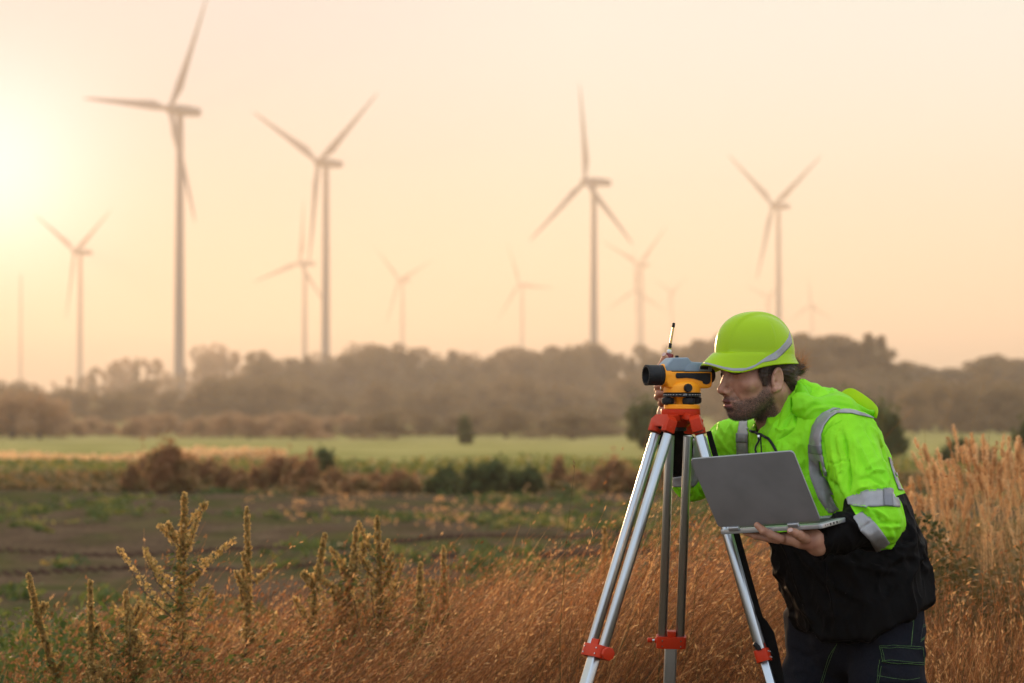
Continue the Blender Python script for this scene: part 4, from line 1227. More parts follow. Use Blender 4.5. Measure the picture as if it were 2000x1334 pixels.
def body_sdf(G):
    C7 = hw(-.062, 0, -.155); ch = P(1590, 900, 5.96); wa = P(1650, 1080, 5.95); pe = P(1672, 1195, 5.95)
    d = sd_cone(G, C7, ch, .052, .085)
    d = smin(d, sd_cone(G, SL, SR, .036, .036), .03)
    d = smin(d, sd_cone(G, ch, wa, .09, .095), .03); d = smin(d, sd_cone(G, wa, pe, .095, .10), .03)
    for a, b, c, r in ((SL, EL, WL, (.048, .038, .027)), (SR, ER, WR, (.048, .038, .027))):
        d = smin(d, sd_cone(G, a, b, r[0], r[1]), .03); d = smin(d, sd_cone(G, b, c, r[1], r[2]), .015)
    for a, b, c in ((HipL, KnL, AnL), (HipR, KnR, AnR)):
        d = smin(d, sd_cone(G, a, b, .065, .05), .02); d = smin(d, sd_cone(G, b, c, .052, .036), .02)
        d = smin(d, sd_cone(G, c, c + HF * .13 - Vector((0, 0, .05)), .035, .028), .02)
    return d
v, f = surface_nets(body_sdf, (.30, 5.6, .0), (1.15, 6.35, 1.42), .012)
z_ = np.zeros(len(v)); meshes.append((v, f, z_, z_))
VV = np.concatenate([m_[0] for m_ in meshes]); off = np.cumsum([0] + [len(m_[0]) for m_ in meshes])
FF = np.concatenate([m_[1] + off[i] for i, m_ in enumerate(meshes)])
person = mesh_np('person', VV, FF, M_SKIN, smooth=True)
set_attr(person, 'beard', np.concatenate([m_[2] for m_ in meshes])); set_attr(person, 'lip', np.concatenate([m_[3] for m_ in meshes]))
tag(person, 'bearded man in yellow helmet and lime jacket bending to look through the optical level', 'person')

head_bvh = bvh_of((VhW, Fh))
# eyes
for sgn in (-1, 1):
    c = hw(.0720, sgn * .031, -.001)
    if sgn < 0:
        m = MB(); m.lathe([(.0001, -.0118), (.006, -.0102), (.0102, -.006), (.0118, 0), (.0102, .006), (.0062, .0101), (.0001, .0118)], c + HFp * .0048, HFp, 24); e = m.build('eye', M_EYE, person)
        m = MB(); m.lathe([(.0001, .0116), (.0035, .0115), (.0056, .0104), (.0058, .0100)], c + HFp * .0050, HFp, 20); m.build('iris', M_IRIS, e)
# hair ribbons
def ribbons(name, starts, dirs, lens, width, mat, parent, seed=0, curl=.3, drop=0.0, segs=3, taper=True):
    rng = np.random.default_rng(seed); n = len(starts)
    S0 = np.asarray(starts, float); D = np.asarray(dirs, float); D /= np.linalg.norm(D, axis=1)[:, None]
    side = np.cross(D, rng.normal(size=(n, 3))); side /= np.maximum(np.linalg.norm(side, axis=1), 1e-9)[:, None]
    bend = np.cross(D, side) * rng.normal(size=(n, 1)) * curl
    rows = []
    for k in range(segs + 1):
        t = k / segs
        c = S0 + D * (lens * t)[:, None] + bend * (lens * t * t)[:, None] + np.array([0, 0, -1]) * (drop * lens * t * t)[:, None]
        w = width * (1 - .85 * t if taper else 1)
        rows += [c - side * w / 2, c + side * w / 2]
    V = np.stack(rows, 1).reshape(-1, 3); m_ = 2 * (segs + 1)
    b0 = np.arange(n)[:, None] * m_
    F = np.concatenate([np.concatenate([b0 + 2 * k, b0 + 2 * k + 1, b0 + 2 * k + 3, b0 + 2 * k + 2], 1) for k in range(segs)])
    return mesh_np(name, V, F, mat, parent)
def sample(V, F, w, n, rng):
    a = np.linalg.norm(np.cross(V[F[:, 2]] - V[F[:, 0]], V[F[:, 3]] - V[F[:, 1]]), axis=1) * w[F].mean(1)
    k = rng.choice(len(F), n, p=a / a.sum()); u = rng.random((n, 4)); u /= u.sum(1)[:, None]
    return (V[F[k]] * u[..., None]).sum(1), k
rng = np.random.default_rng(4)
Nh = normals_np(VhW, Fh)
bw = np.clip(bmask, 0, 1) ** 1.3 * (hy > -.07)
pts, k = sample(VhW, Fh, bw, 11000, rng)
nn = Nh[Fh[k]].mean(1)
fd = nn * .35 + np.array([0, 0, -1]) * .9 + _v(HFp) * .25 + rng.normal(size=nn.shape) * .35
lz = to_head(pts)
ln = rng.uniform(.002, .0052, len(pts)) * np.where(lz[:, 2] < -.085, 1.1, .85)
ribbons('beard', pts, fd, ln, .00042, M_BEARD, person, 1, .35)
# eyebrows
ay = np.abs(hy)
ebm = np.exp(-((hz - (.0155 + .004 * np.sin(np.clip((ay - .012) / .04, 0, 1) * 3.1))) / .0034) ** 2) * sstep(.010, .015, ay) * sstep(.056, .046, ay) * (hx > .05)
pts, k = sample(VhW, Fh, ebm ** 2, 1100, rng)
nn = Nh[Fh[k]].mean(1); out = np.sign(to_head(pts)[:, 1])[:, None] * _v(HL_)
ribbons('eyebrow', pts, nn * .4 + out * .9 + np.array([0, 0, .2]) + rng.normal(size=nn.shape) * .15, rng.uniform(.005, .009, len(pts)), .0005, M_HAIR, person, 2, .2)

for i_, pl in enumerate(([(1423, 726), (1429, 729.5), (1436, 731), (1443, 730), (1449, 727)], [(1424, 722), (1431, 720.5), (1440, 721), (1448, 724)])):
    pt = []
    for q in pl:
        h = cast(head_bvh, q[0], q[1], .0004)
        if h is not None: pt.append(h)
    if len(pt) > 2:
        m = MB(); m.tube(pt, .0019 if i_ == 0 else .0010, 6); m.build('eyelashes' if i_ == 0 else 'eyelid_crease', M_HAIR if i_ == 0 else M_BEARD, person)
# hair: a cap behind and above the ears with a bun
def hair_sdf(Q):
    A = np.stack([Q[..., 0], np.abs(Q[..., 1]), Q[..., 2]], -1)
    d = sd_ell(Q, (-.009, 0, .036), (.087, .0775, .083))
    d = smin(d, sd_cone(Q, (-.060, 0, -.010), (-.072, 0, -.055), .036, .026), .03)
    d = smax(d, Q[..., 2] - .018, .004)
    d = smin(d, sd_cone(A, (-.045, .058, -.005), (-.062, .035, -.050), .020, .016), .02)
    x, ay, z = Q[..., 0], np.abs(Q[..., 1]), Q[..., 2]
    cut = (x - (.020 + .35 * z))                       # hairline slants back going down
    d = smax(d, cut, .004)
    side = sd_ell(A, (.026, .070, .012), (.014, .0085, .030))
    side = smin(side, sd_ell(A, (.025, .0690, -.018), (.0075, .0045, .020)), .01)
    d = smin(d, side, .006)
    d = smax(d, -sd_ell(A, (-.004, .085, -.026), (.018, .022, .027)), .004)   # room for the ear
    bun = sd_ell(Q, (-.106, .006, -.006), (.018, .018, .016))
    d = smin(d, bun, .010)
    q = Q * 1.0
    d = d + .0011 * np.sin(q[..., 2] * 620 + 6 * np.sin(q[..., 0] * 60)) * .8
    return d
Vr, Fr = surface_nets(hair_sdf, (-.145, -.10, -.09), (.05, .10, .06), .0026)
VrW = to_world(Vr)
hair = mesh_np('hair', VrW, Fr, M_HAIR, person, smooth=True)
pts, k = sample(VrW, Fr, (Vr[:, 1] > -.05).astype(float), 3800, rng)
Nr = normals_np(VrW, Fr); nn = Nr[Fr[k]].mean(1)
back = _v(-HFp) * 1.0 + np.array([0, 0, -.15])
bd = back - nn * (nn @ back)[:, None]
l0 = to_head(pts)
sb_ = (l0[:, 0] > .012)[:, None]
bd = np.where(sb_, np.array([0, 0, -1.0]) + nn * .1 + _v(-HFp) * .3, bd)
ribbons('hair_strands', pts + nn * .0006, bd + nn * .12 + rng.normal(size=nn.shape) * .10, rng.uniform(.008, .024, len(pts)), .0008, M_HAIR, hair, 3, .25)
bc = _v(hw(-.106, .006, -.004))
n = 420
d0 = rng.normal(size=(n, 3)); d0 /= np.linalg.norm(d0, axis=1)[:, None]
st = bc + d0 * .017
wd = d0 * 1.0 + np.array([.35, -.1, .75]) + rng.normal(size=(n, 3)) * .3
ribbons('stray_hair', st, wd, rng.uniform(.014, .044, n) * np.clip(.4 + d0[:, 2] * .8 + .3, 0.25, 1.3), .0008, M_WISP, hair, 5, .7, segs=5)
st, k = sample(VrW, Fr, ((Vr[:, 0] < -.02) & (Vr[:, 1] > 0)).astype(float), 160, rng)
ribbons('loose_hair', st, rng.normal(size=(160, 3)) + np.array([.4, 0, .1]), rng.uniform(.006, .02, 160), .00035, M_WISP, hair, 6, .6, segs=5)

# ---- helmet
M_HELM = principled("yellow_helmet_shell", (0.37, 0.55, 0.002), 0.25, spec=0.22, noise=(4, 0.5, (0.33, 0.51, 0.002)), bump=(180, 0.02, 0.0004), trans=0.10)
M_TAPE = principled("reflective_tape", (0.30, 0.285, 0.285), 0.42, metal=0.3, noise=(60, 1, (0.25, 0.24, 0.24)), bump=(420, 0.35, 0.0005))
M_TAPE2 = principled("reflective_tape_overlap", (0.17, 0.165, 0.175), 0.42, metal=0.3, noise=(60, 1, (0.15, 0.145, 0.155)), bump=(420, 0.35, 0.0005))
KO = P(1482, 708.5, HY)
def kw(x, y, z): return KO + HF * x + HL_ * y + HU * z
def helm():
    nth = 224; V = []
    def base(t):                                      # crease where the dome meets the peak
        c, s = math.cos(t), math.sin(t); a = .1115 if c > 0 else .0895
        return a * c, .0835 * s, .0235 + .003 * c
    def rim(t):
        c, s = math.cos(t), math.sin(t); at = abs(math.degrees(math.atan2(s, c)))
        a = .153 if c > 0 else .0975
        x = a * (abs(c) ** .92) * (1 if c > 0 else -1); y = .0925 * s
        z = -.0225 * math.exp(-((at - 50) / 27) ** 2) - .003 * math.exp(-((at) / 20) ** 2) - .0005
        return x, y, z
    rings = []
    nd_ = 26
    for i in range(nd_ + 1):
        ph = (math.pi / 2) * i / nd_
        row = []
        for k in range(nth):
            t = 2 * math.pi * k / nth; bx, by, bz = base(t)
            ex = 2.35 if math.cos(t) > 0 else 2.12
            q = math.sin(ph) ** (2 / ex) if i else 0.0; zf = math.cos(ph) ** (2 / ex) if i < nd_ else 0.0
            x, y, z = .006 * (1 - q) + bx * q, by * q, bz + (.1215 - bz) * zf
            # raised crown band running front to back, and a shallow step above the peak
            band = 1 / (1 + math.exp((abs(y) - .027 - .010 * max(0, x) / .1) / .0009))
            z += .0046 * band * min(1, zf * 3.0); x += (.0022 * band * (1 if x > 0 else -1)) * (1 - zf)
            row.append((x, y, z))
        rings.append(row)
    for f_, bul in ((.04, -.0006), (.12, .0020), (.3, .0028), (.5, .0022), (.75, .0012), (.93, .0006), (1.0, 0)):
        row = []
        for k in range(nth):
            t = 2 * math.pi * k / nth; b_, r_ = base(t), rim(t)
            g = f_ ** (0.9 if math.cos(t) > 0 else 1.6)
            row.append((b_[0] + (r_[0] - b_[0]) * g, b_[1] + (r_[1] - b_[1]) * g, b_[2] + (r_[2] - b_[2]) * f_ + bul * (math.cos(t) > 0)))
        rings.append(row)
    row = []
    for k in range(nth):                                # rolled lip
        t = 2 * math.pi * k / nth; r_ = rim(t); row.append((r_[0] * 1.006, r_[1] * 1.012, r_[2] - .0026))
    rings.append(row)
    V = [kw(*p) for r in rings for p in r]
    F = []
    for i in range(len(rings) - 1):
        for k in range(nth):
            k2 = (k + 1) % nth
            F.append((i * nth + k, i * nth + k2, (i + 1) * nth + k2, (i + 1) * nth + k))
    mb = MB(); mb.add(V, F); o = mb.build('helmet', M_HELM, person, angle=60)
    bm = bmesh.new(); bm.from_mesh(o.data); bmesh.ops.remove_doubles(bm, verts=bm.verts, dist=.0002); bmesh.ops.recalc_face_normals(bm, faces=bm.faces)
    bm.to_mesh(o.data); bm.free()
    bv = BVHTree.FromPolygons([v.co.copy() for v in o.data.vertices], [tuple(p.vertices) for p in o.data.polygons])
    so = o.modifiers.new('shell', 'SOLIDIFY'); so.thickness = .0028; so.offset = -1
    return o, bv
helmet, helm_bvh = helm()
z5 = lambda L: [(1360 + u / 5.558, 600 + v_ / 5.558) for u, v_ in L]
hs = strip('reflective_stripe', helm_bvh, z5([(48, 597), (120, 602), (200, 622), (300, 648), (400, 664), (540, 660), (640, 625), (760, 540), (830, 500), (900, 450), (960, 385), (1000, 325), (1012, 262)]),
           z5([(48, 607), (120, 620), (200, 643), (300, 672), (400, 692), (500, 694), (600, 668), (720, 600), (860, 575), (930, 518), (1000, 448), (1040, 395), (1036, 345)]), 70, 6, M_TAPE, helmet, .0006)
# inner headband
m = MB(); m.tube([kw(.098 * math.cos(t), .074 * math.sin(t), -.002) for t in [2 * math.pi * k / 40 for k in range(41)]], .004, 8, cap=False, squash=.4, up=(0, 0, 1)); m.build('headband', M_BLK, helmet)

# ---- jacket
TORSO = [  # photo row, left edge, right edge, middle distance, half depth
 (758, 1575, 1620, 5.95, .05), (790, 1530, 1668, 5.95, .10), (815, 1505, 1700, 5.95, .12), (840, 1482, 1718, 5.95, .135), (880, 1470, 1732, 5.95, .145), (920, 1468, 1745, 5.95, .15),
 (960, 1474, 1764, 5.95, .155), (1000, 1484, 1780, 5.95, .16), (1060, 1502, 1800, 5.95, .165), (1120, 1520, 1814, 5.95, .18), (1168, 1538, 1823, 5.95, .195), (1210, 1552, 1818, 5.95, .20), (1260, 1560, 1808, 5.95, .20)]
tz = np.array([P(1600, r[0], 5.95).z for r in TORSO]); tl = np.array([P(r[1], r[0], 5.95).x for r in TORSO]); tr_ = np.array([P(r[2], r[0], 5.95).x for r in TORSO])
ty = np.array([r[3] for r in TORSO]); td = np.array([r[4] for r in TORSO]); o_ = np.argsort(tz)
def torso_sdf(G):
    z = G[..., 2]
    a = np.interp(z, tz[o_], tl[o_]); b = np.interp(z, tz[o_], tr_[o_]); cy = np.interp(z, tz[o_], ty[o_]); dd = np.interp(z, tz[o_], td[o_])
    rx = (b - a) / 2; cx = (a + b) / 2
    e = (np.abs((G[..., 0] - cx) / rx) ** 2.3 + np.abs((G[..., 1] - cy) / dd) ** 2.3) ** (1 / 2.3)
    d = (e - 1) * np.minimum(rx, dd)
    return np.maximum(d, z - tz.max())
def armL_sdf(G):
    d = sd_cone(G, SL, EL, .078, .064)
    d = smin(d, sd_cone(G, EL, EL.lerp(WL, .55), .053, .043), .02)
    return smin(d, sd_cone(G, EL.lerp(WL, .5), WL, .043, .031), .02)
def armR_sdf(G):
    d = sd_cone(G, SR, ER, .066, .052)
    return smin(d, sd_cone(G, ER, WR, .050, .036), .02)
NB, NT = P(1532, 850, 5.96), P(1552, 752, 5.965)      # axis of the collar
HEM = [(1540, 1186), (1548, 1212), (1556, 1226), (1590, 1236), (1640, 1243), (1680, 1232), (1740, 1206), (1790, 1183), (1824, 1163), (1840, 1155)]
hemx = np.array([P(a, b, 5.95).x for a, b in HEM]); hemz = np.array([P(a, b, 5.95).z for a, b in HEM])
TOPL = [(1400, 735), (1553, 735), (1575, 749), (1600, 759), (1625, 764)]
topx = np.array([P(a, b, 5.95).x for a, b in TOPL]); topz = np.array([P(a, b, 5.95).z for a, b in TOPL])
HTOP = [(1400, 735), (1553, 735), (1575, 748), (1600, 756), (1636, 763), (1648, 775), (1662, 789), (1690, 801), (1716, 803), (1730, 803)]
htx = np.array([P(a, b, 5.95).x for a, b in HTOP]); htz = np.array([P(a, b, 5.95).z for a, b in HTOP])
def jacket_sdf(G):
    d = torso_sdf(G)
    d = smin(d, sd_cone(G, P(1618, 845, 5.84), P(1500, 862, 6.10), .060, .060), .05)     # yoke
    d = smin(d, armL_sdf(G), .022)
    d = smin(d, smin(armR_sdf(G), sd_cone(G, P(1500, 862, 6.10), SR, .062, .066), .03), .03)
    col = sd_cone(G, NB, NT, .078, .066)
    d = smin(d, col, .02)
    # neck opening and slanting collar rim
    p0, p1 = P(1482, 842, 5.9), P(1556, 737, 5.9)
    nx, nz = -(p1.z - p0.z), (p1.x - p0.x); ln = math.hypot(nx, nz); nx /= ln; nz /= ln
    if nx > 0: nx, nz = -nx, -nz
    pl = (G[..., 0] - p0.x) * nx + (G[..., 2] - p0.z) * nz                          # > 0 : the face side of the rim
    # the opening only concerns the collar, not the far shoulder
    near_neck = sd_cone(G, P(1528, 826, 5.93), P(1545, 715, 5.965), .066, .105)
    d = smax(d, -smax(near_neck, -(pl), .004), .006)
    d = smax(d, -sd_cone(G, P(1520, 846, 5.955), P(1548, 700, 5.965), .058, .064), .004)
    d = smax(d, G[..., 2] - np.interp(G[..., 0], topx, topz), .003)
    # sleeve ends
    for e, w in ((EL, WL), (ER, WR)):
        ax = _v((w - e).normalized()); c = _v(w)
        reach = np.linalg.norm(G - c, axis=-1)
        pw = (G - c) @ ax
        d = np.where(reach < .075, smax(d, pw - (.004 if w is WL else -.006), .003), d)
    d = smax(d, np.interp(G[..., 0], hemx, hemz) - G[..., 2], .012)
    return d
lo = np.array([P(1285, 800, 6.1).x - .02, 5.38, P(1600, 1255, 5.95).z]); hi = np.array([P(1835, 800, 5.95).x + .01, 6.30, P(1600, 728, 5.95).z])
Vj, Fj = surface_nets(jacket_sdf, lo, hi, .0042)
Vj = relax(Vj, Fj, 2, .4)
# cloth: broad soft buckles first, then creases where the photo has them
Nj = normals_np(Vj, Fj)
axL = _v((EL - SL).normalized())
def ridged(X, s): return 1 - np.abs(vnoise(X, s)) * 2
A1 = np.stack([Vj[:, 0] * 11 + Vj[:, 2] * 4, Vj[:, 1] * 9, Vj[:, 2] * 5 - Vj[:, 0] * 4], 1)
A2 = np.stack([Vj[:, 0] * 26 - Vj[:, 2] * 10, Vj[:, 1] * 20, Vj[:, 2] * 12 + Vj[:, 0] * 10], 1)
A3 = Vj * 55
def crisp(X, s): return np.clip(1 - np.abs(vnoise(X, s)) * 2.6, 0, 1) ** 1.4
W1 = vnoise(A1 * 1.3, 41)[:, None] * np.array([.9, .5, .9])
disp = crisp(A1 + W1, 1) * .0085 + crisp(A2 + W1 * 1.6, 2) * .0042 + crisp(A2 * 1.9 + W1, 5) * .0018 - .004
low = np.clip((P(1600, 1000, 5.95).z - Vj[:, 2]) / .1, 0, 1)
Vj = Vj + Nj * (disp * (1 + .5 * low))[:, None]
z3 = lambda L: [(1480 + u / 5.13, 740 + v_ / 5.13) for u, v_ in L]
z2 = lambda L: [(1560 + u / 5.13, 900 + v_ / 5.13) for u, v_ in L]
FOLDS = [
 (z3([(850, 520), (880, 640), (905, 800), (925, 1000), (905, 1170)]), -.0075, 3.2), (z3([(800, 560), (820, 700), (850, 860), (850, 1100)]), .005, 5), (z3([(960, 560), (985, 760), (990, 1000)]), .0045, 6),
 (z3([(1000, 650), (1080, 800), (1150, 930)]), .004, 2.6), (z3([(960, 680), (1050, 840), (1120, 960)]), -.003, 2.6), (z3([(1130, 470), (1200, 560), (1260, 720), (1290, 880)]), .0035, 2.6), (z3([(1080, 500), (1150, 620), (1220, 800)]), -.003, 3),
 (z3([(1110, 950), (1180, 925), (1260, 930), (1300, 1010), (1310, 1060)]), .006, 3), (z3([(1020, 1010), (1120, 980), (1200, 1030), (1290, 1080)]), -.004, 3.5), (z3([(940, 1170), (1050, 1110), (1200, 1085), (1330, 1100)]), -.005, 3),
 (z3([(690, 840), (760, 850), (900, 820)]), -.003, 2.5), (z3([(700, 1000), (790, 1080), (850, 1180)]), -.007, 4), (z3([(800, 930), (840, 1060), (870, 1180)]), .006, 4), (z3([(800, 950), (870, 925)]), .003, 3),
 (z3([(650, 560), (640, 640), (660, 760), (690, 900), (720, 1000)]), -.006, 3.5), (z3([(760, 430), (690, 500), (650, 570)]), -.003, 2.5),
 (z3([(372, 470), (375, 330), (385, 200), (405, 40)]), -.008, 2.4), (z3([(340, 20), (250, 200), (200, 360)]), .004, 4), (z3([(355, 330), (300, 420), (250, 520)]), -.004, 3), (z3([(240, 240), (200, 420), (160, 560)]), -.003, 3),
 (z3([(380, 490), (290, 560), (190, 610)]), -.004, 2.4), (z3([(330, 100), (330, 260), (280, 400)]), -.003, 2.5), (z3([(160, 480), (230, 520), (300, 500)]), .004, 3),
 (z3([(400, 600), (390, 760), (410, 900)]), .003, 6), (z3([(270, 640), (250, 740)]), .003, 5), (z3([(470, 700), (480, 900), (490, 1000)]), -.003, 5),
 (z2([(490, 490), (560, 465), (660, 470), (740, 520), (800, 570)]), .006, 3), (z2([(520, 500), (640, 500), (740, 580)]), -.005, 3), (z2([(700, 490), (780, 545), (820, 600)]), -.007, 2.4), (z2([(740, 480), (850, 540), (900, 590)]), .004, 3),
 (z2([(800, 625), (900, 630), (1030, 628)]), -.006, 2.2), (z2([(820, 660), (920, 670), (1030, 655)]), .004, 3), (z2([(870, 640), (930, 720), (950, 790)]), .003, 5),
 (z2([(600, 690), (700, 620), (770, 600)]), -.003, 2), (z2([(150, 560), (220, 640), (260, 760)]), -.003, 4),
 ([(1380, 850), (1400, 880), (1420, 905)], -.005, 3), ([(1392, 838), (1412, 870), (1438, 900)], .004, 4), ([(1384, 866), (1400, 892)], -.004, 2.4), ([(1425, 828), (1430, 856), (1440, 880)], -.004, 3), ([(1402, 826), (1415, 850)], .004, 4),
 ([(1370, 940), (1366, 958), (1374, 972)], -.004, 3), ([(1330, 956), (1350, 964)], .003, 3),
 ([(1700, 1090), (1760, 1060), (1790, 1050)], -.005, 5), ([(1640, 1100), (1700, 1110), (1760, 1120)], .005, 8), ([(1560, 1080), (1620, 1140), (1700, 1180)], .005, 8), ([(1530, 1120), (1560, 1180), (1600, 1225)], .005, 6), ([(1790, 1000), (1800, 1080), (1805, 1150)], -.004, 5),
]
Vj = folds(Vj, Fj, [(a_, b_ * 1.5, c_ * .85) for a_, b_, c_ in FOLDS])
def jacket_fn(nt, N, L, b):
    at = nd(N, 'ShaderNodeAttribute', attribute_name='blk')
    f = maprange(N, L, at.outputs['Fac'], -.0006, .0006)
    lime = mixc(N, L, maprange(N, L, noisen(N, L, 5, 4), .35, .7), (0.25, 0.76, 0.010), (0.34, 0.80, 0.012))
    col = mixc(N, L, f, lime, (0.0035, 0.0033, 0.0035))
    L.new(col, b.inputs['Base Color'])
    b.inputs['Roughness'].default_value = 0.6
    L.new(maprange(N, L, f, 0, 1, 0.22, 0.05), b.inputs['Specular IOR Level'])
    v1 = N.new('ShaderNodeTexNoise'); v1.inputs['Scale'].default_value = 38; v1.inputs['Detail'].default_value = 7; v1.inputs['Distortion'].default_value = 1.2
    tcn = N.new('ShaderNodeTexCoord'); L.new(tcn.outputs['Object'], v1.inputs['Vector'])
    bp = N.new('ShaderNodeBump'); bp.inputs['Strength'].default_value = 0.55; bp.inputs['Distance'].default_value = 0.004
    L.new(v1.outputs['Fac'], bp.inputs['Height'])
    bp2 = N.new('ShaderNodeBump'); bp2.inputs['Strength'].default_value = 0.2; bp2.inputs['Distance'].default_value = 0.0006
    L.new(noisen(N, L, 1400, 2), bp2.inputs['Height']); L.new(bp.outputs[0], bp2.inputs['Normal']); L.new(bp2.outputs[0], b.inputs['Normal'])
    tr = N.new('ShaderNodeBsdfTranslucent'); L.new(col, tr.inputs['Color'])
    ms = N.new('ShaderNodeMixShader'); ms.inputs[0].default_value = 0.14
    L.new(b.outputs[0], ms.inputs[1]); L.new(tr.outputs[0], ms.inputs[2]); L.new(ms.outputs[0], N['Material Output'].inputs['Surface'])
M_JACK = attr_mat("lime_and_black_jacket", jacket_fn)
dT = torso_sdf(Vj); dL = armL_sdf(Vj); dR = armR_sdf(Vj)
Qj = to_px(Vj)
ln_t = np.interp(Qj[:, 0], [1480, 1600, 1700, 1768, 1830], [1045, 1030, 985, 963, 953])
v_t = (Qj[:, 1] - ln_t) * .00125
# left forearm: black beyond the lower tape, measured along the arm
a0 = np.array([1670, 1003.]); a1 = np.array([1716, 1080.]); nrm = np.array([-(a1 - a0)[1], (a1 - a0)[0]]); nrm /= np.linalg.norm(nrm)
v_l = np.minimum(((Qj - a0) @ nrm) * .00117, sd_cone(Vj, SL, EL, .06, .06) - sd_cone(Vj, EL, WL, .06, .06) + .004)
v_r = np.minimum(((Vj - _v(ER)) @ _v((WR - ER).normalized())) - .012, sd_cone(Vj, SR, ER, .06, .06) - sd_cone(Vj, ER, WR, .06, .06) - .004)
def sig(x): return 1 / (1 + np.exp(np.clip(x, -40, 40)))
wL = sig((dL - dT) / .002); wR = sig((dR - np.minimum(dT, dL)) / .002)
blk = v_t * (1 - wL) + v_l * wL
blk = blk * (1 - wR) + v_r * wR
jacket = mesh_np('jacket', Vj, Fj, M_JACK, person, smooth=True)
set_attr(jacket, 'blk', blk)
jb = bvh_of((Vj, Fj))

# hood lying on the back
def hood_sdf(G):
    d = sd_chain(G, [P(1566, 790, 5.845), P(1598, 812, 5.835), P(1650, 815, 5.85), P(1684, 808, 5.90)], [.030, .034, .034, .022], .02)
    d = smin(d, sd_chain(G, [P(1566, 775, 6.04), P(1610, 790, 6.05), P(1660, 795, 6.02)], [.028, .032, .026], .02), .03)
    d = smin(d, sd_ell(G, P(1618, 800, 5.94), (.075, .105, .045)), .03)
    d = smin(d, sd_chain(G, [P(1570, 768, 5.90), P(1590, 778, 5.94)], [.022, .026], .02), .02)
    Rm = rotm(0, R_(33), 0)
    cup = sd_ell(G, P(1676, 792, 5.93), (.047, .085, .034), Rm)
    d = smin(d, cup, .012)
    d = smax(d, G[..., 2] - np.interp(G[..., 0], htx, htz), .003)
    hol = sd_ell(G, P(1680, 786, 5.94), (.036, .070, .026), Rm)
    d = smax(d, -hol, .003)
    d = smax(d, -sd_cone(G, P(1520, 846, 5.955), P(1548, 700, 5.965), .061, .068), .004)
    return d
lo = np.array([P(1536, 800, 5.95).x, 5.78, P(1600, 850, 5.95).z]); hi = np.array([P(1722, 800, 5.95).x, 6.10, P(1600, 745, 5.95).z])
Vd, Fd = surface_nets(hood_sdf, lo, hi, .0036)
Vd = relax(Vd, Fd, 2, .4)
Nd = normals_np(Vd, Fd)
A1 = np.stack([Vd[:, 0] * 16 + Vd[:, 2] * 22, Vd[:, 1] * 9, Vd[:, 2] * 16 - Vd[:, 0] * 10], 1)
Vd = Vd + Nd * (ridged(A1, 11) * .0026 + ridged(A1 * 2.1, 12) * .0012)[:, None]
Vd = folds(Vd, Fd, [(z3([(500, 250), (640, 190), (800, 170), (960, 220)]), .004, 3), (z3([(470, 340), (560, 260), (700, 240), (860, 260), (1000, 300)]), -.004, 3), (z3([(540, 110), (640, 130), (760, 130)]), -.003, 2.5),
                    (z3([(450, 400), (560, 300), (700, 290)]), .003, 3), (z3([(430, 200), (450, 330), (430, 440)]), -.003, 3)])
M_LIME = principled("lime_jacket_cloth", (0.26, 0.76, 0.010), 0.55, spec=0.3, noise=(6, 1, (0.36, 0.80, 0.012)), bump=(40, 0.5, 0.003), trans=0.35)
hood = mesh_np('hood', Vd, Fd, M_LIME, jacket, smooth=True)
# collar wing of the hood beside the neck
def sheet(name, px_poly_L, px_poly_R, YL, YR, mat, parent, th=.003, n=14, m_=8, wav=.004, seed=0):
    def res(pl, n):
        pl = np.array(pl, float); s = np.concatenate([[0], np.cumsum(np.linalg.norm(np.diff(pl[:, :2], axis=0), axis=1))]); t = np.linspace(0, s[-1], n)
        return np.stack([np.interp(t, s, pl[:, k]) for k in range(pl.shape[1])], 1)
    A_, B_ = res(px_poly_L, n), res(px_poly_R, n); V = []
    for i in range(n):
        for j in range(m_):
            f_ = j / (m_ - 1); q = A_[i] * (1 - f_) + B_[i] * f_
            V.append(_v(P(q[0], q[1], q[2] + wav * math.sin(i * .9 + j * .7 + seed) - .010 * math.sin(math.pi * f_))))
    i = np.arange(n - 1)[:, None] * m_ + np.arange(m_ - 1)[None]
    F = np.stack([i, i + 1, i + m_ + 1, i + m_], -1).reshape(-1, 4)
    o = mesh_np(name, np.array(V), F, mat, parent, smooth=True)
    so = o.modifiers.new('t', 'SOLIDIFY'); so.thickness = th; so.offset = 0
    ss = o.modifiers.new('s', 'SUBSURF'); ss.levels = 1; ss.render_levels = 2
    return o
sheet('hood_flap', [(1558, 742, 5.872), (1556, 790, 5.862), (1553, 826, 5.86), (1562, 838, 5.858)], [(1574, 758, 5.87), (1592, 790, 5.84), (1600, 812, 5.825), (1577, 848, 5.85)], 0, 0, M_LIME, jacket, seed=2, wav=.0015)

sheet('hood_rim', [(1641, 768, 5.99), (1652, 759, 5.985), (1665, 757, 5.975), (1685, 769, 5.96), (1704, 783, 5.93), (1716, 797, 5.885), (1715, 806, 5.862)],
      [(1645, 790, 5.97), (1655, 797, 5.96), (1668, 803, 5.95), (1682, 808, 5.93), (1698, 812, 5.90), (1710, 815, 5.868), (1712, 818, 5.855)], 0, 0, principled('sunlit_hood_cloth', (0.50, 0.74, 0.01), 0.6, spec=0.2, noise=(20, 1, (0.56, 0.72, 0.01)), bump=(60, .5, .002), trans=0.55), jacket, seed=5, wav=.001, th=.003)  # same hood cloth made yellower, sun shining through put into its colour
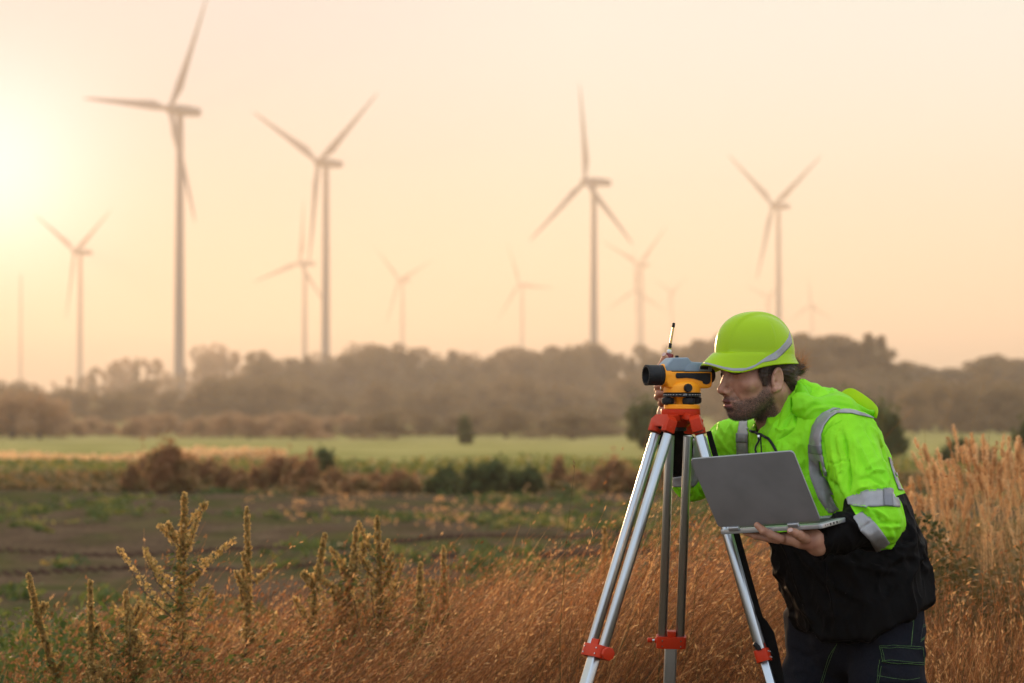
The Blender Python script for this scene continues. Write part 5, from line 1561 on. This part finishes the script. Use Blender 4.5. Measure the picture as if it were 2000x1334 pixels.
# sewn reflective tapes
both = bvh_of((Vj, Fj), (Vd, Fd))
tapes = [
 ('reflective_tape', z3([(1165, 392), (1060, 345), (900, 302), (750, 292), (660, 332), (590, 402), (550, 480), (522, 620), (512, 740), (515, 900), (530, 1000), (600, 1180), (700, 1330), (740, 1390)]),
  z3([(1175, 402), (1080, 380), (930, 348), (800, 346), (730, 392), (672, 470), (638, 560), (635, 660), (650, 760), (680, 900), (710, 1010), (770, 1130), (880, 1330), (920, 1390)]), 90, 7, M_TAPE, both),
 ('reflective_tape', z2([(482, 372), (560, 340), (700, 296), (850, 281), (960, 296), (1000, 300)]), z2([(496, 446), (560, 446), (730, 466), (850, 457), (960, 462), (1010, 468)]), 46, 8, M_TAPE, jb),
 ('reflective_tape', z2([(545, 560), (610, 690), (720, 810), (790, 915)]), z2([(642, 512), (770, 630), (840, 720), (910, 818)]), 40, 8, M_TAPE, jb),
 ('reflective_tape', [(1446, 813), (1442, 836), (1439.5, 860), (1439, 900)], [(1460, 813), (1460, 834), (1468, 846), (1467, 900)], 34, 6, M_TAPE, jb),
 ('reflective_tape', [(1352, 858), (1352, 890), (1341, 915), (1334, 929), (1312, 933)], [(1374, 858), (1384, 890), (1374, 925), (1356, 951), (1312, 951)], 40, 8, M_TAPE, jb),
 ('reflective_tape', [(1734, 893), (1740, 915), (1748, 940), (1754, 957)], [(1737, 893), (1748, 918), (1758, 942), (1764, 958)], 24, 4, M_TAPE, jb),
]
for nm, L_, R2, n, m_, mt, bv in tapes: strip(nm, bv, L_, R2, n, m_, mt, jacket, .0030)
strip('tape_overlap', both, z3([(513, 655), (512, 740)]), z3([(636, 672), (650, 757)]), 12, 7, M_TAPE2, jacket, .0044)
strip('tape_overlap', jb, [(1439, 847), (1439, 864)], [(1468, 849), (1468, 865)], 8, 6, M_TAPE2, jacket, .0044)
strip('tape_overlap', jb, z2([(840, 281), (850, 457)]), z2([(930, 292), (940, 461)]), 20, 5, M_TAPE2, jacket, .0044)

# zip, its puller and the hood cord
def line_on(bvh, pl, off, n=24):
    pl = np.array(pl, float); s = np.concatenate([[0], np.cumsum(np.linalg.norm(np.diff(pl, axis=0), axis=1))]); t = np.linspace(0, s[-1], n); out = []
    for q in t:
        h = cast(bvh, float(np.interp(q, s, pl[:, 0])), float(np.interp(q, s, pl[:, 1])), off)
        if h is not None and (not out or (h - out[-1]).length < .08): out.append(h)
    return out
def cord(name, bvh, pl, off, r, mat, parent, n=24):
    pt = line_on(bvh, pl, off, n)
    if len(pt) > 2:
        m = MB(); m.tube(pt, r, 8); return m.build(name, mat, parent)
cord('cord', jb, [(1468, 842), (1478, 846), (1490, 850), (1502, 857), (1511, 868), (1517, 882), (1520, 900)], .004, .0034, M_BLK, jacket)
cord('zip', jb, [(1486, 850), (1487, 870), (1489, 900)], .001, .0016, M_BLK, jacket)
cord('zip_puller', jb, [(1486, 850), (1485, 862), (1480, 874), (1478, 892)], .006, .0024, M_BLK, jacket)
m = MB(); c = cast(jb, 1486, 856, .006)
if c: m.box(c, (.006, .004, .012)); m.build('zip_slider', M_STEEL, jacket, bevel=.001)
for pl in ([z3([(372, 480), (300, 545), (195, 608)])], [z3([(845, 415), (720, 480), (655, 560), (640, 640)])]):
    cord('seam', jb, pl[0], .0003, .0006, M_LIME, jacket)

# ---- trousers and boots
def trou_sdf(G):
    d = sd_cone(G, P(1675, 1185, 5.95), P(1672, 1235, 5.96), .115, .115)
    a = sd_chain(G, [HipL, P(1735, 1334, 5.83), KnL, AnL + Vector((0, 0, .02))], [.090, .084, .072, .062], .03)
    b = sd_chain(G, [HipR, P(1600, 1334, 6.04), KnR, AnR + Vector((0, 0, .02))], [.095, .082, .072, .062], .03)
    d = smin(d, a, .03); d = smin(d, b, .03)
    return smax(d, .075 - G[..., 2], .005)
Vt, Ft = surface_nets(trou_sdf, (.58, 5.62, .06), (1.10, 6.22, .95), .0066)
Vt = relax(Vt, Ft, 2, .4); Nt = normals_np(Vt, Ft)
B1 = np.stack([Vt[:, 0] * 9, Vt[:, 1] * 9, Vt[:, 2] * 17 + Vt[:, 0] * 8], 1)
Vt = Vt + Nt * (ridged(B1, 21) * .0045 + ridged(B1 * 2.3, 22) * .002)[:, None]
z4 = lambda L: [(1480 + u / 5.263, 1140 + v_ / 5.263) for u, v_ in L]
Vt = folds(Vt, Ft, [(z4([(440, 540), (560, 600), (760, 600)]), .005, 6), (z4([(330, 660), (480, 760), (700, 700)]), -.005, 5), (z4([(870, 560), (960, 640), (1060, 700)]), -.005, 5), (z4([(330, 900), (480, 880), (600, 900)]), .004, 6), (z4([(1000, 560), (1200, 560)]), .004, 6)])
M_TROU = principled("navy_work_cloth", (0.0065, 0.007, 0.0105), 0.85, spec=0.06, noise=(200, 1, (0.010, 0.011, 0.016)), bump=(900, 0.5, 0.0008))
M_STCH = principled("green_thread", (0.10, 0.22, 0.035), 0.7, noise=(300, 1, (0.02, 0.06, 0.02)))
trou = mesh_np('trousers', Vt, Ft, M_TROU, person, smooth=True)
tb = bvh_of((Vt, Ft))
pk = strip('pocket_flap', tb, z4([(1265, 640), (1275, 735), (1290, 820)]), z4([(1672, 655), (1680, 740), (1682, 838)]), 16, 18, M_TROU, trou, .007)
if pk: pk.modifiers['thick'].thickness = .005
pk2 = strip('pocket', tb, z4([(1262, 830), (1240, 1021)]), z4([(1665, 850), (1655, 1021)]), 16, 18, M_TROU, trou, .004)
if pk2: pk2.modifiers['thick'].thickness = .004
M_STITCH_LINES = [
 ([(1262, 640), (1350, 645), (1672, 657)], .0085), ([(1262, 662), (1350, 666), (1672, 679)], .0085), ([(1285, 800), (1480, 815), (1680, 822)], .0085), ([(1275, 815), (1480, 836), (1685, 842)], .0085), ([(1262, 640), (1272, 730), (1285, 812)], .0085), ([(1284, 668), (1293, 740), (1303, 800)], .0085), ([(1672, 657), (1684, 842)], .0085),
 ([(1255, 790), (1240, 910), (1230, 1021)], .005), ([(1275, 850), (1258, 940), (1248, 1021)], .005), ([(1232, 955), (1400, 975), (1560, 988), (1650, 975)], .005),
 ([(780, 520), (800, 570), (830, 605), (780, 670), (730, 750), (690, 880), (645, 1021)], .001), ([(800, 650), (760, 740), (715, 860), (665, 1021)], .001), ([(792, 525), (812, 575), (835, 600)], .001),
 ([(1540, 305), (1590, 395)], .001), ([(1560, 295), (1600, 380)], .001), ([(1612, 265), (1598, 400), (1580, 620)], .001), ([(1600, 400), (1585, 520), (1575, 640)], .001),
 ([(1692, 430), (1738, 405)], .001), ([(1692, 450), (1738, 428)], .001), ([(1670, 585), (1715, 545)], .001), ([(1668, 600), (1712, 562)], .001)]
for pl, off in M_STITCH_LINES:
    cord('stitching', tb, z4(pl), off, .00045, M_STCH, trou, 14)
cord('side_seam', tb, z4([(1712, 200), (1700, 400), (1670, 600)]), .0008, .0012, M_BLK, trou)
for An in (AnL, AnR):
    def boot_sdf(G, An=An):
        g = gz(An.x, An.y)
        a = Vector((An.x, An.y, g + .055)); t = a + HF * .16; t.z = g + .042; hb_ = a - HF * .035
        d = sd_cone(G, hb_, a, .043, .046); d = smin(d, sd_cone(G, a, t, .046, .042), .02)
        d = smin(d, sd_cone(G, a, Vector((An.x, An.y, g + .17)), .046, .052), .03)
        return smax(d, (g + .002) - G[..., 2], .004)
    lo, hi = bbox([An + HF * .2, An - HF * .1, Vector((An.x, An.y, -.03)), Vector((An.x, An.y, .22))], .06)
    v, f = surface_nets(boot_sdf, lo, hi, .006); v = relax(v, f, 1, .4)
    mesh_np('boot', v, f, principled("boot_leather", (0.03, 0.022, 0.016), 0.5, noise=(30, 1, (0.05, 0.036, 0.026)), bump=(200, .3, .0008)) if 'boot_leather' not in bpy.data.materials else bpy.data.materials['boot_leather'], person, smooth=True)
# nails that show
for c, nrm_, up_ in ((P(1544, 1036, 5.425), Vector((-.2, -.95, .2)), Vector((1, 0, .1))), (P(1297.5, 695, 5.955), Vector((-.2, -.8, .5)), Vector((.6, 0, .8)))):
    nrm_.normalize(); u_ = (up_ - nrm_ * up_.dot(nrm_)).normalized(); w_ = nrm_.cross(u_)
    h = head_bvh
    m = MB(); m.prism([(.0055 * math.cos(a) * 1.1, .0045 * math.sin(a)) for a in [2 * math.pi * k / 14 for k in range(14)]], c + nrm_ * .0058, u_, w_, nrm_, -.002, .0012)
    m.build('fingernail', M_NAIL, person, bevel=.0004)
# ============================================================ dry grass, weeds and plumes
def grass_mat(name, cols, trans=.45, scale=3.0):
    m = bpy.data.materials.new(name); m.use_nodes = True
    N, L = m.node_tree.nodes, m.node_tree.links; b = N['Principled BSDF']
    at = nd(N, 'ShaderNodeAttribute', attribute_name='tint')
    cr_ = N.new('ShaderNodeValToRGB'); c_ = cr_.color_ramp
    while len(c_.elements) < len(cols): c_.elements.new(.5)
    for i, (e, c) in enumerate(zip(c_.elements, cols)):
        e.position = i / (len(cols) - 1); e.color = (*c, 1)
    L.new(at.outputs['Fac'], cr_.inputs['Fac']); L.new(cr_.outputs['Color'], b.inputs['Base Color'])
    b.inputs['Roughness'].default_value = .55; b.inputs['Specular IOR Level'].default_value = .3
    tr = N.new('ShaderNodeBsdfTranslucent'); L.new(cr_.outputs['Color'], tr.inputs['Color'])
    ms = N.new('ShaderNodeMixShader'); ms.inputs[0].default_value = trans
    L.new(b.outputs[0], ms.inputs[1]); L.new(tr.outputs[0], ms.inputs[2]); L.new(ms.outputs[0], N['Material Output'].inputs['Surface'])
    return m
M_GRASS = grass_mat("dry_grass", [(0.07, 0.07, 0.02), (0.15, 0.058, 0.020), (0.32, 0.112, 0.032), (0.52, 0.19, 0.055), (0.80, 0.42, 0.15)])
M_WEED = grass_mat("weed_leaf", [(0.05, 0.075, 0.016), (0.10, 0.13, 0.026), (0.20, 0.19, 0.04), (0.40, 0.25, 0.08)], .5)
M_SPIKE = grass_mat("weed_seed_spike", [(0.26, 0.20, 0.06), (0.52, 0.34, 0.11), (0.85, 0.56, 0.22)], .65)
M_PLUME = grass_mat("grass_plume", [(0.48, 0.25, 0.10), (0.70, 0.41, 0.18), (0.82, 0.56, 0.29)], .55)

M_TANGLE = grass_mat("tangled_leaf", [(0.035, 0.05, 0.012), (0.10, 0.085, 0.022), (0.22, 0.135, 0.045), (0.46, 0.25, 0.09)], .4)

def blades(base, H, lean, W, rng, segs=5, heads=True, seedlen=(.05, .12), wav=.06, tshift=None):
    """base (n,3); lean (n,2) horizontal shift of the tip per metre of height; returns V, F, tint"""
    n = len(base); tint = np.clip(rng.beta(1.5, 1.7, n) + (0 if tshift is None else tshift), 0, 1)
    t = np.linspace(0, 1, segs + 1)
    ph = rng.uniform(0, 6.28, n); am = rng.normal(size=n) * wav
    rows = []; az = rng.uniform(0, 3.14, n); side = np.stack([np.cos(az), np.sin(az), np.zeros(n)], 1)
    cs = []
    for k, tt in enumerate(t):
        c = base.copy()
        c[:, 0] += lean[:, 0] * H * tt ** 1.7 + am * np.sin(ph + tt * 4) * tt * H; c[:, 1] += lean[:, 1] * H * tt ** 1.7 + am * np.cos(ph + tt * 3) * tt * H * .6
        c[:, 2] += H * tt * (1 - .18 * tt * np.abs(lean[:, 0]))
        cs.append(c)
        w = (W * (1 - .75 * tt))[:, None]
        rows += [c - side * w / 2, c + side * w / 2]
    V = np.stack(rows, 1); m_ = 2 * (segs + 1)
    b0 = np.arange(n)[:, None] * m_
    F = [np.concatenate([b0 + 2 * k, b0 + 2 * k + 1, b0 + 2 * k + 3, b0 + 2 * k + 2], 1) for k in range(segs)]
    V = V.reshape(-1, 3); F = np.concatenate(F); T = np.repeat(tint, m_)
    if heads:                                              # small seed flecks along the top part
        sel = np.nonzero(rng.random(n) < heads)[0]
        per = 7
        q = np.repeat(sel, per); tt = rng.uniform(.70, 1.0, len(q)); kk = np.minimum((tt * segs).astype(int), segs - 1); fr = tt * segs - kk
        C = np.stack(cs, 0); c = C[kk, q] * (1 - fr)[:, None] + C[kk + 1, q] * fr[:, None]
        d = C[kk + 1, q] - C[kk, q]; d /= np.maximum(np.linalg.norm(d, axis=1), 1e-9)[:, None]
        rd = rng.normal(size=(len(q), 3)); rd -= d * (rd * d).sum(1)[:, None]; rd /= np.linalg.norm(rd, axis=1)[:, None]
        L_ = rng.uniform(.010, .024, len(q))[:, None]; wv = rng.uniform(.002, .0045, len(q))[:, None]
        e = d * .8 + rd * .5; sd = np.cross(e, rd)
        v = np.stack([c, c + e * L_ * .5 + sd * wv, c + e * L_, c + e * L_ * .5 - sd * wv], 1).reshape(-1, 3)
        f = np.arange(4 * len(q)).reshape(-1, 4) + len(V)
        V = np.concatenate([V, v]); F = np.concatenate([F, f]); T = np.concatenate([T, np.repeat(np.clip(tint[q] + .25, 0, 1), 4)])
    return V, F, T
def cam_top(px, py, Y): return P(px, py, Y).z

# height of the dry grass as the photo shows it: photo column -> photo row of its top
GTOP = [(-60, 1262), (0, 1250), (60, 1235), (120, 1225), (200, 1195), (280, 1195), (330, 1190), (400, 1175), (470, 1158), (540, 1140), (600, 1128), (660, 1120), (720, 1110), (780, 1105), (850, 1092), (900, 1075), (960, 1060), (1010, 1062), (1060, 1052),
        (1110, 1035), (1150, 1020), (1200, 1010), (1240, 1022), (1290, 1052), (1340, 1088), (1400, 1122), (1460, 1165), (1520, 1205), (1600, 1245)]
def grass_field(name, n, Y0, Y1, rng, label=None, xr=(-120, 1640), extra=1.0, mat=None, top=GTOP, drop=0.0, leanx=.38, hmin=.12, clumps=300, heads=.55, W=(.0014, .0034), kind='stuff', csd=.10):
    cp = np.stack([rng.uniform(xr[0], xr[1], clumps), rng.uniform(Y0, Y1, clumps) ** 1.0], 1); ch = rng.normal(.98, .15, clumps); cl = rng.normal(leanx, .16, clumps)
    k = rng.integers(0, clumps, n)
    Y = np.clip(cp[k, 1] + rng.normal(size=n) * csd, Y0 - .2, Y1 + .3)
    px = cp[k, 0] + rng.normal(size=n) * csd / Y * FPX
    X = (px - 1000) * Y / FPX
    z = ground_z(X, Y)
    tz_ = np.array([cam_top(1000, v_, y_) for v_, y_ in zip(np.interp(px + 60, [g[0] for g in top], [g[1] for g in top]), np.full(n, (Y0 + Y1) / 2))])
    # every blade keeps its own real height: set by the row where the photo shows the meadow's edge at mid distance
    H = (tz_ - z) * ch[k] * rng.uniform(.72, 1.06, n) * extra
    H *= np.where(rng.random(n) < .03, 1.18, 1)
    H = np.maximum(H - drop, hmin)
    lean = np.stack([cl[k] + rng.normal(size=n) * .16, rng.normal(size=n) * .16], 1)
    V, F, T = blades(np.stack([X, Y, z - .01], 1), H, lean, rng.uniform(*W, n), rng, heads=heads, tshift=(rng.normal(0, .16, clumps))[k])
    o = mesh_np(name, V, F, mat or M_GRASS); set_attr(o, 'tint', T)
    if label: o['label'] = label
    tag(o, None, None, kind=kind)
    return o
rng = np.random.default_rng(77)
g = grass_field('dry_grass', 26000, 6.9, 9.2, rng, leanx=.62, W=(.0016, .0042))
tag(g, 'tall rust coloured dry grass leaning right in the foreground', 'grass')
g = grass_field('tall_grass_stems', 900, 7.0, 9.0, rng, leanx=.75, extra=1.16, heads=1, W=(.002, .004), clumps=200); tag(g, 'scattered taller grass stems arching right above the rest', 'grass')
g = grass_field('dry_grass', 14000, 6.8, 8.6, rng, drop=.22, leanx=.4, heads=.2, W=(.002, .0045)); tag(g, 'shorter rust coloured undergrowth beneath the tall dry grass', 'grass')

# right hand side: low dry grass then plumes
RTOP = [(1500, 1250), (1600, 1240), (1700, 1220), (1780, 1205), (1850, 1200), (1950, 1190), (2100, 1180)]
g = grass_field('low_dry_grass', 13000, 6.4, 8.4, rng, xr=(1500, 2120), top=RTOP, leanx=.1, clumps=260, heads=.3, W=(.0016, .004)); tag(g, 'low pale dry grass at the bottom right behind the trousers', 'grass')

def plume_stand(name, n, rng, pxr, Y0, Y1, toptab, mat_stem=M_PLUME):
    """tall grass stems each ending in a fluffy plume"""
    Vs, Fs, Ts, off_ = [], [], [], 0
    SV, SF, ST, so_ = [], [], [], 0
    for i in range(n):
        Y = rng.uniform(Y0, Y1); px = rng.uniform(*pxr); X = S(px - 1000, Y); z = gz(X, Y)
        top = float(np.interp(px, [t[0] for t in toptab], [t[1] for t in toptab])) + abs(rng.normal()) * 62 - 6
        H = max(cam_top(px, top, (Y0 + Y1) / 2) - z, .3)
        lx, ly = rng.normal(-.02, .12), rng.normal(0, .08)
        t = np.linspace(0, 1, 6); c = np.stack([X + lx * H * t ** 2, Y + ly * H * t ** 2, z + H * t], 1)
        w = .003 * (1 - .6 * t)
        az = rng.uniform(0, 3.14); s_ = np.array([math.cos(az), math.sin(az), 0])
        v = np.stack([c - s_ * w[:, None] / 2, c + s_ * w[:, None] / 2], 1).reshape(-1, 3)
        f = np.array([[2 * k, 2 * k + 1, 2 * k + 3, 2 * k + 2] for k in range(5)])
        SV.append(v); SF.append(f + so_); so_ += len(v); ST.append(np.full(len(v), rng.uniform(.2, .8)))
        # plume
        d = c[-1] - c[-2]; d /= np.linalg.norm(d); L_ = rng.uniform(.055, .095); m_ = 90
        u = rng.random(m_); a = rng.uniform(0, 6.28, m_)
        e1 = np.cross(d, [0, 1, .1]); e1 /= np.linalg.norm(e1); e2 = np.cross(d, e1)
        rad = (e1 * np.cos(a)[:, None] + e2 * np.sin(a)[:, None])
        b = c[-1] + d * ((u - .25) * L_)[:, None]
        ln_ = (.017 * (np.sin(np.pi * (.12 + .8 * u)) + .15))[:, None]
        tip = b + (rad * .8 + d * .8) * ln_
        sd = np.cross(d, rad) * .0017
        v = np.stack([b - sd, b + sd, tip + sd * .4, tip - sd * .4], 1).reshape(-1, 3); f = np.arange(4 * m_).reshape(-1, 4)
        Vs.append(v); Fs.append(f + off_); off_ += len(v); Ts.append(np.full(len(v), rng.uniform(0, 1)))
    o1 = mesh_np(name, np.concatenate(SV), np.concatenate(SF), mat_stem); set_attr(o1, 'tint', np.concatenate(ST)); tag(o1, kind='stuff')
    o2 = mesh_np('seed_head', np.concatenate(Vs), np.concatenate(Fs), M_PLUME, o1); set_attr(o2, 'tint', np.concatenate(Ts)); o2['kind'] = 'stuff'
    return o1
PT = [(1740, 1020), (1790, 975), (1830, 965), (1870, 935), (1905, 885), (1940, 868), (1975, 880), (2010, 905), (2080, 900)]
o = plume_stand('plume_grass', 330, rng, (1775, 2080), 8.2, 10.2, PT); tag(o, 'tall fluffy topped dry grass glowing orange at the right edge', 'grass')
# leafy tangle under the plumes
def tangle(name, n, pxr, Y0, Y1, toppy, rng, mat, leaf=.012, label=''):
    Y = rng.uniform(Y0, Y1, n); px = rng.uniform(*pxr, n); X = (px - 1000) * Y / FPX; z0 = ground_z(X, Y)
    tp = np.array([cam_top(1000, toppy, y) for y in Y]); cl = .5 + .5 * vnoise(np.stack([X * 3, Y * 3, X * 0], 1), 3)
    z = z0 + (tp - z0) * rng.random(n) ** .8 * (.55 + .5 * cl)
    V, F = leaf_quads(np.stack([X, Y, z], 1), leaf, rng)
    o = mesh_np(name, V, F, mat); T = np.repeat(np.clip(.35 + .35 * vnoise(np.stack([X * 5, Y * 5, z * 5], 1), 8) + rng.normal(size=n) * .12, 0, 1), 4); set_attr(o, 'tint', T)
    tag(o, label, 'plants', kind='stuff'); return o
tangle('undergrowth', 36000, (1765, 2110), 7.7, 9.3, 1015, rng, M_TANGLE, .012, 'tangled green and brown undergrowth beneath the fluffy grass at right')
tangle('undergrowth', 5000, (500, 900), 7.4, 9.0, 1118, rng, M_WEED, .011, 'green undergrowth among the dry grass left of the middle')
tangle('undergrowth', 9000, (-120, 520), 7.2, 9.0, 1170, rng, M_WEED, .012, 'green undergrowth among the dry grass at the bottom left')
tangle('undergrowth', 4200, (1330, 1560), 8.0, 10.5, 1115, rng, M_WEED, .011, 'patchy green undergrowth behind the right tripod leg')
g = grass_field('dry_grass', 3800, 8.4, 10.0, rng, mat=M_TANGLE, xr=(1760, 2120), top=[(1700, 1070), (1800, 1050), (1900, 1020), (2100, 1010)], leanx=.06, clumps=160, heads=.4); tag(g, 'upright brown grass stems among the plumes at right', 'grass')

# single weeds standing above the grass
def weed(px, Y, top_py, base_px, label, kind='spike', seed=0, w=1.0, leafy=1.0):
    rng = np.random.default_rng(seed + 300)
    X0, X1 = S(base_px - 1000, Y), S(px - 1000, Y); z0 = gz(X0, Y); z1 = cam_top(px, top_py, Y); H = z1 - z0
    root = empty('weed', (X0, Y, z0)); tag(root, label, 'weed', 'weeds standing above the dry grass')
    def axis(t): return np.array([(X1 - X0) * t ** 1.2 + .022 * math.sin(t * 4 + seed * 2) * (1 - t) * 2, .03 * math.sin(t * 5 + seed), H * t])
    st = MB(); st.tube([axis(t) for t in np.linspace(0, 1, 9)], list(np.linspace(.005, .0015, 9)), 6)
    arms = []
    nb = 7 if kind == 'spike' else 22
    for k in range(nb):
        t0 = rng.uniform(.45, .86) if kind == 'spike' else .32 + .6 * k / nb
        a = rng.uniform(0, 6.28); ln_ = H * rng.uniform(.06, .12) * (1.9 * (1.15 - t0) + .35) * (1.25 if kind == 'bushy' else .75)
        p0 = axis(t0); sp = rng.uniform(.3, .85); p2 = p0 + np.array([math.cos(a) * sp * w, math.sin(a) * sp * w, rng.uniform(.5, .95)]) * ln_ * rng.uniform(.7, 1.5)
        p1 = (p0 + p2) / 2 + np.array([math.cos(a), math.sin(a), -.3]) * ln_ * .12
        st.tube([p0, p1, p2], [.002, .0016, .001], 5); arms.append((p0, p1, p2, ln_))
    st.build('stem', M_BARK, root)
    C = []; r_ = []
    def spike(pa, pb, n, rad):
        t = rng.random(n); a = rng.normal(size=(n, 3)) ; a /= np.linalg.norm(a, axis=1)[:, None]
        knob = .7 + .5 * np.abs(np.sin(t * 24 + seed))
        C.append(pa + (pb - pa) * t[:, None] + a * (rad * (1.05 - .65 * t) * knob)[:, None] * rng.uniform(.5, 1, n)[:, None])
    N_ = 13
    for k in range(N_):
        t = .60 + .40 * k / N_; spike(axis(t), axis(t + .40 / N_), 120, .0145 * (1.25 - t) * 2.4 * w)
    for p0, p1, p2, ln_ in arms:
        spike(p1 * .5 + p0 * .5, p2, 150, .0150 * w)
    C = np.concatenate(C); V, F = leaf_quads(C, .0068, rng)
    o = mesh_np('seed_spikes', V, F, M_SPIKE, root); set_attr(o, 'tint', np.repeat(np.clip(.5 + rng.normal(size=len(C)) * .28, 0, 1), 4))
    n = int((150 if kind == 'spike' else 460) * leafy)
    t = rng.uniform(.1, .88, n); B = np.array([axis(x_) for x_ in t]); a = rng.uniform(0, 6.28, n)
    L_ = rng.uniform(.026, .056, n)[:, None] * (1.25 - t)[:, None] * 1.25; d = np.stack([np.cos(a), np.sin(a), rng.uniform(-.3, .5, n)], 1)
    s_ = np.stack([-np.sin(a), np.cos(a), rng.normal(size=n) * .3], 1)
    reach = (rng.random(n) * (.03 if kind == 'spike' else .095) * w * (1.05 - t) * 1.5)[:, None]
    B = B + d * reach
    V = np.stack([B, B + d * L_ * .45 + s_ * L_ * .26, B + d * L_ + np.array([0, 0, -.2]) * L_, B + d * L_ * .45 - s_ * L_ * .26], 1).reshape(-1, 3)
    o = mesh_np('leaves', V, np.arange(4 * n).reshape(-1, 4), M_WEED, root); set_attr(o, 'tint', np.repeat(rng.random(n), 4))
    return root
weed(362, 7.6, 962, 372, 'tallest weed, with many branching seed spikes, at left', 'bushy', 1, 1.3, 1.5)
weed(481, 7.7, 992, 486, 'slim upright weed spike right of the tallest weed', 'spike', 2, .9)
weed(634, 7.8, 1044, 555, 'thick dark weed spike leaning right', 'spike', 3, 1.1)
weed(697, 8.1, 1030, 660, 'pale green leafy weed between the leaning spike and a dark one', 'bushy', 4, 1.1, 2.0)
weed(737, 7.8, 1008, 742, 'dark upright weed with short side spikes', 'bushy', 5, .8)
weed(62, 7.4, 1120, 150, 'pale weed spike arching left at the far left', 'spike', 6, .9)
weed(822, 7.6, 1100, 828, 'small dark weed spike low among the grass, middle', 'spike', 7, .9)
weed(866, 8.0, 1068, 868, 'short brown weed spike just right of the small dark one', 'spike', 8, .8)
weed(245, 7.3, 1155, 262, 'short yellow green weed below the tallest one', 'bushy', 9, .9, 1.6)
weed(176, 7.2, 1135, 200, 'russet clump stem at left among the grass', 'spike', 10, .8)
weed(1180, 8.6, 1030, 1172, 'thin brown weed spike close left of the tripod leg', 'spike', 11, .7)

# low green weeds spread over the bare field
M_SOIL = principled('turned_soil', (0.075, 0.042, 0.028), 0.95, spec=0.0, noise=(9, 1, (0.05, 0.028, 0.02)), bump=(40, .6, .01))
def field_weeds():
    rng = np.random.default_rng(5)
    n = 5200
    Y = 9.5 + (37 - 9.5) * rng.random(n) ** .8; X = (rng.uniform(-150, 2150, n) - 1000) * Y / FPX
    v_ = vnoise(np.stack([X * .55, Y * .38, X * 0], 1), 31) + .5 * vnoise(np.stack([X * 1.6, Y * 1.1, X * 0], 1), 32)
    keep = v_ - .75 * np.exp(-((Y - 21.0) / 2.4) ** 2) - .35 * np.exp(-((Y - 33) / 2.5) ** 2) > rng.uniform(-.15, .6, n)
    X, Y = X[keep], Y[keep]; n = len(X)
    C = []; T = []
    for x_, y_ in zip(X, Y):
        r = rng.uniform(.05, .20); h = r * rng.uniform(.35, .8); m_ = 22
        a = rng.normal(size=(m_, 3)); a /= np.linalg.norm(a, axis=1)[:, None]
        c = np.stack([x_ + a[:, 0] * r * rng.random(m_) ** .5, y_ + a[:, 1] * r * rng.random(m_) ** .5, np.abs(a[:, 2]) * h * rng.random(m_) ** .6], 1)
        c[:, 2] += ground_z(c[:, 0], c[:, 1]); C.append(c); T.append(np.clip(np.full(m_, rng.uniform(0, .75)) + rng.normal(size=m_) * .1, 0, 1))
    C = np.concatenate(C); V, F = leaf_quads(C, .032, rng)
    o = mesh_np('field_weeds', V, F, M_WEED); set_attr(o, 'tint', np.repeat(np.concatenate(T), 4))
    tag(o, 'low green weeds scattered over the brown field', 'weeds', kind='stuff')
    # lugs pressed into the soil by tractor tyres: two ruts
    mb = MB()
    for rut, (ya, yb) in enumerate(((22.2, 25.6), (19.6, 22.4))):
        xx = -4.9
        while xx < 4.5:
            t = (xx + 4.9) / 9.4; yy = ya + (yb - ya) * t; g0 = gz(xx, yy); rz = R_(18)
            Mx = Matrix.Rotation(rz, 3, 'Z') @ Matrix.Rotation(R_(rng.uniform(-6, 6)), 3, 'Y')
            mb.box((xx, yy, g0 + .004), (.050, .42, .030 * rng.uniform(.6, 1.2)), Mx); xx += rng.uniform(.085, .105)
    o = mb.build('tyre_tracks', M_SOIL, None, bevel=.008, bseg=1); tag(o, kind='structure')
    # rusty dry tufts
    n = 36; Y = rng.uniform(25, 37, n); px = rng.normal(860, 230, n); X = (px - 1000) * Y / FPX
    C = []
    for x_, y_ in zip(X, Y):
        m_ = 22; h = rng.uniform(.08, .3)
        c = np.stack([x_ + rng.normal(size=m_) * .09, y_ + rng.normal(size=m_) * .09, h * rng.random(m_)], 1); c[:, 2] += ground_z(c[:, 0], c[:, 1]); C.append(c)
    C = np.concatenate(C); V, F = leaf_quads(C, .026, rng)
    o = mesh_np('dry_tufts', V, F, M_PLUME); set_attr(o, 'tint', np.repeat(rng.random(len(C)) * .2, 4)); tag(o, 'rusty dry tufts at the far side of the brown field', 'grass', kind='stuff')
    # verge of dry grass along the field edge and the bright straw strip behind it
    for (nm, n, y0, y1, pr, h0, mt, lab, tl, sz) in (('verge_grass', 20000, 37.4, 41.5, (-150, 2150), .16, M_TANGLE, 'russet rough grass along the far edge of the brown field', (.25, .95), .06),
                                                ('straw_strip', 5000, 56, 60, (-150, 560), .26, M_PLUME, 'bright straw coloured strip of grass at left in front of the green field', (.5, 1), .08),
                                                ('field_grass', 7000, 46, 56, (-150, 2150), .15, M_WEED, 'green rough grass behind the hedge of russet bushes', (.3, .9), .08)):
        Y = rng.uniform(y0, y1, n); X = (rng.uniform(*pr, n) - 1000) * Y / FPX
        hh = h0 * (.45 + .55 * np.clip(vnoise(np.stack([X * .5, Y * .5, X * 0], 1), 9) + .5, 0, 1.2))
        z = ground_z(X, Y) + hh * rng.random(n)
        V, F = leaf_quads(np.stack([X, Y, z], 1), sz, rng)
        o = mesh_np(nm, V, F, mt); set_attr(o, 'tint', np.repeat(rng.uniform(*tl, n), 4)); tag(o, lab, 'grass', kind='stuff')
field_weeds()
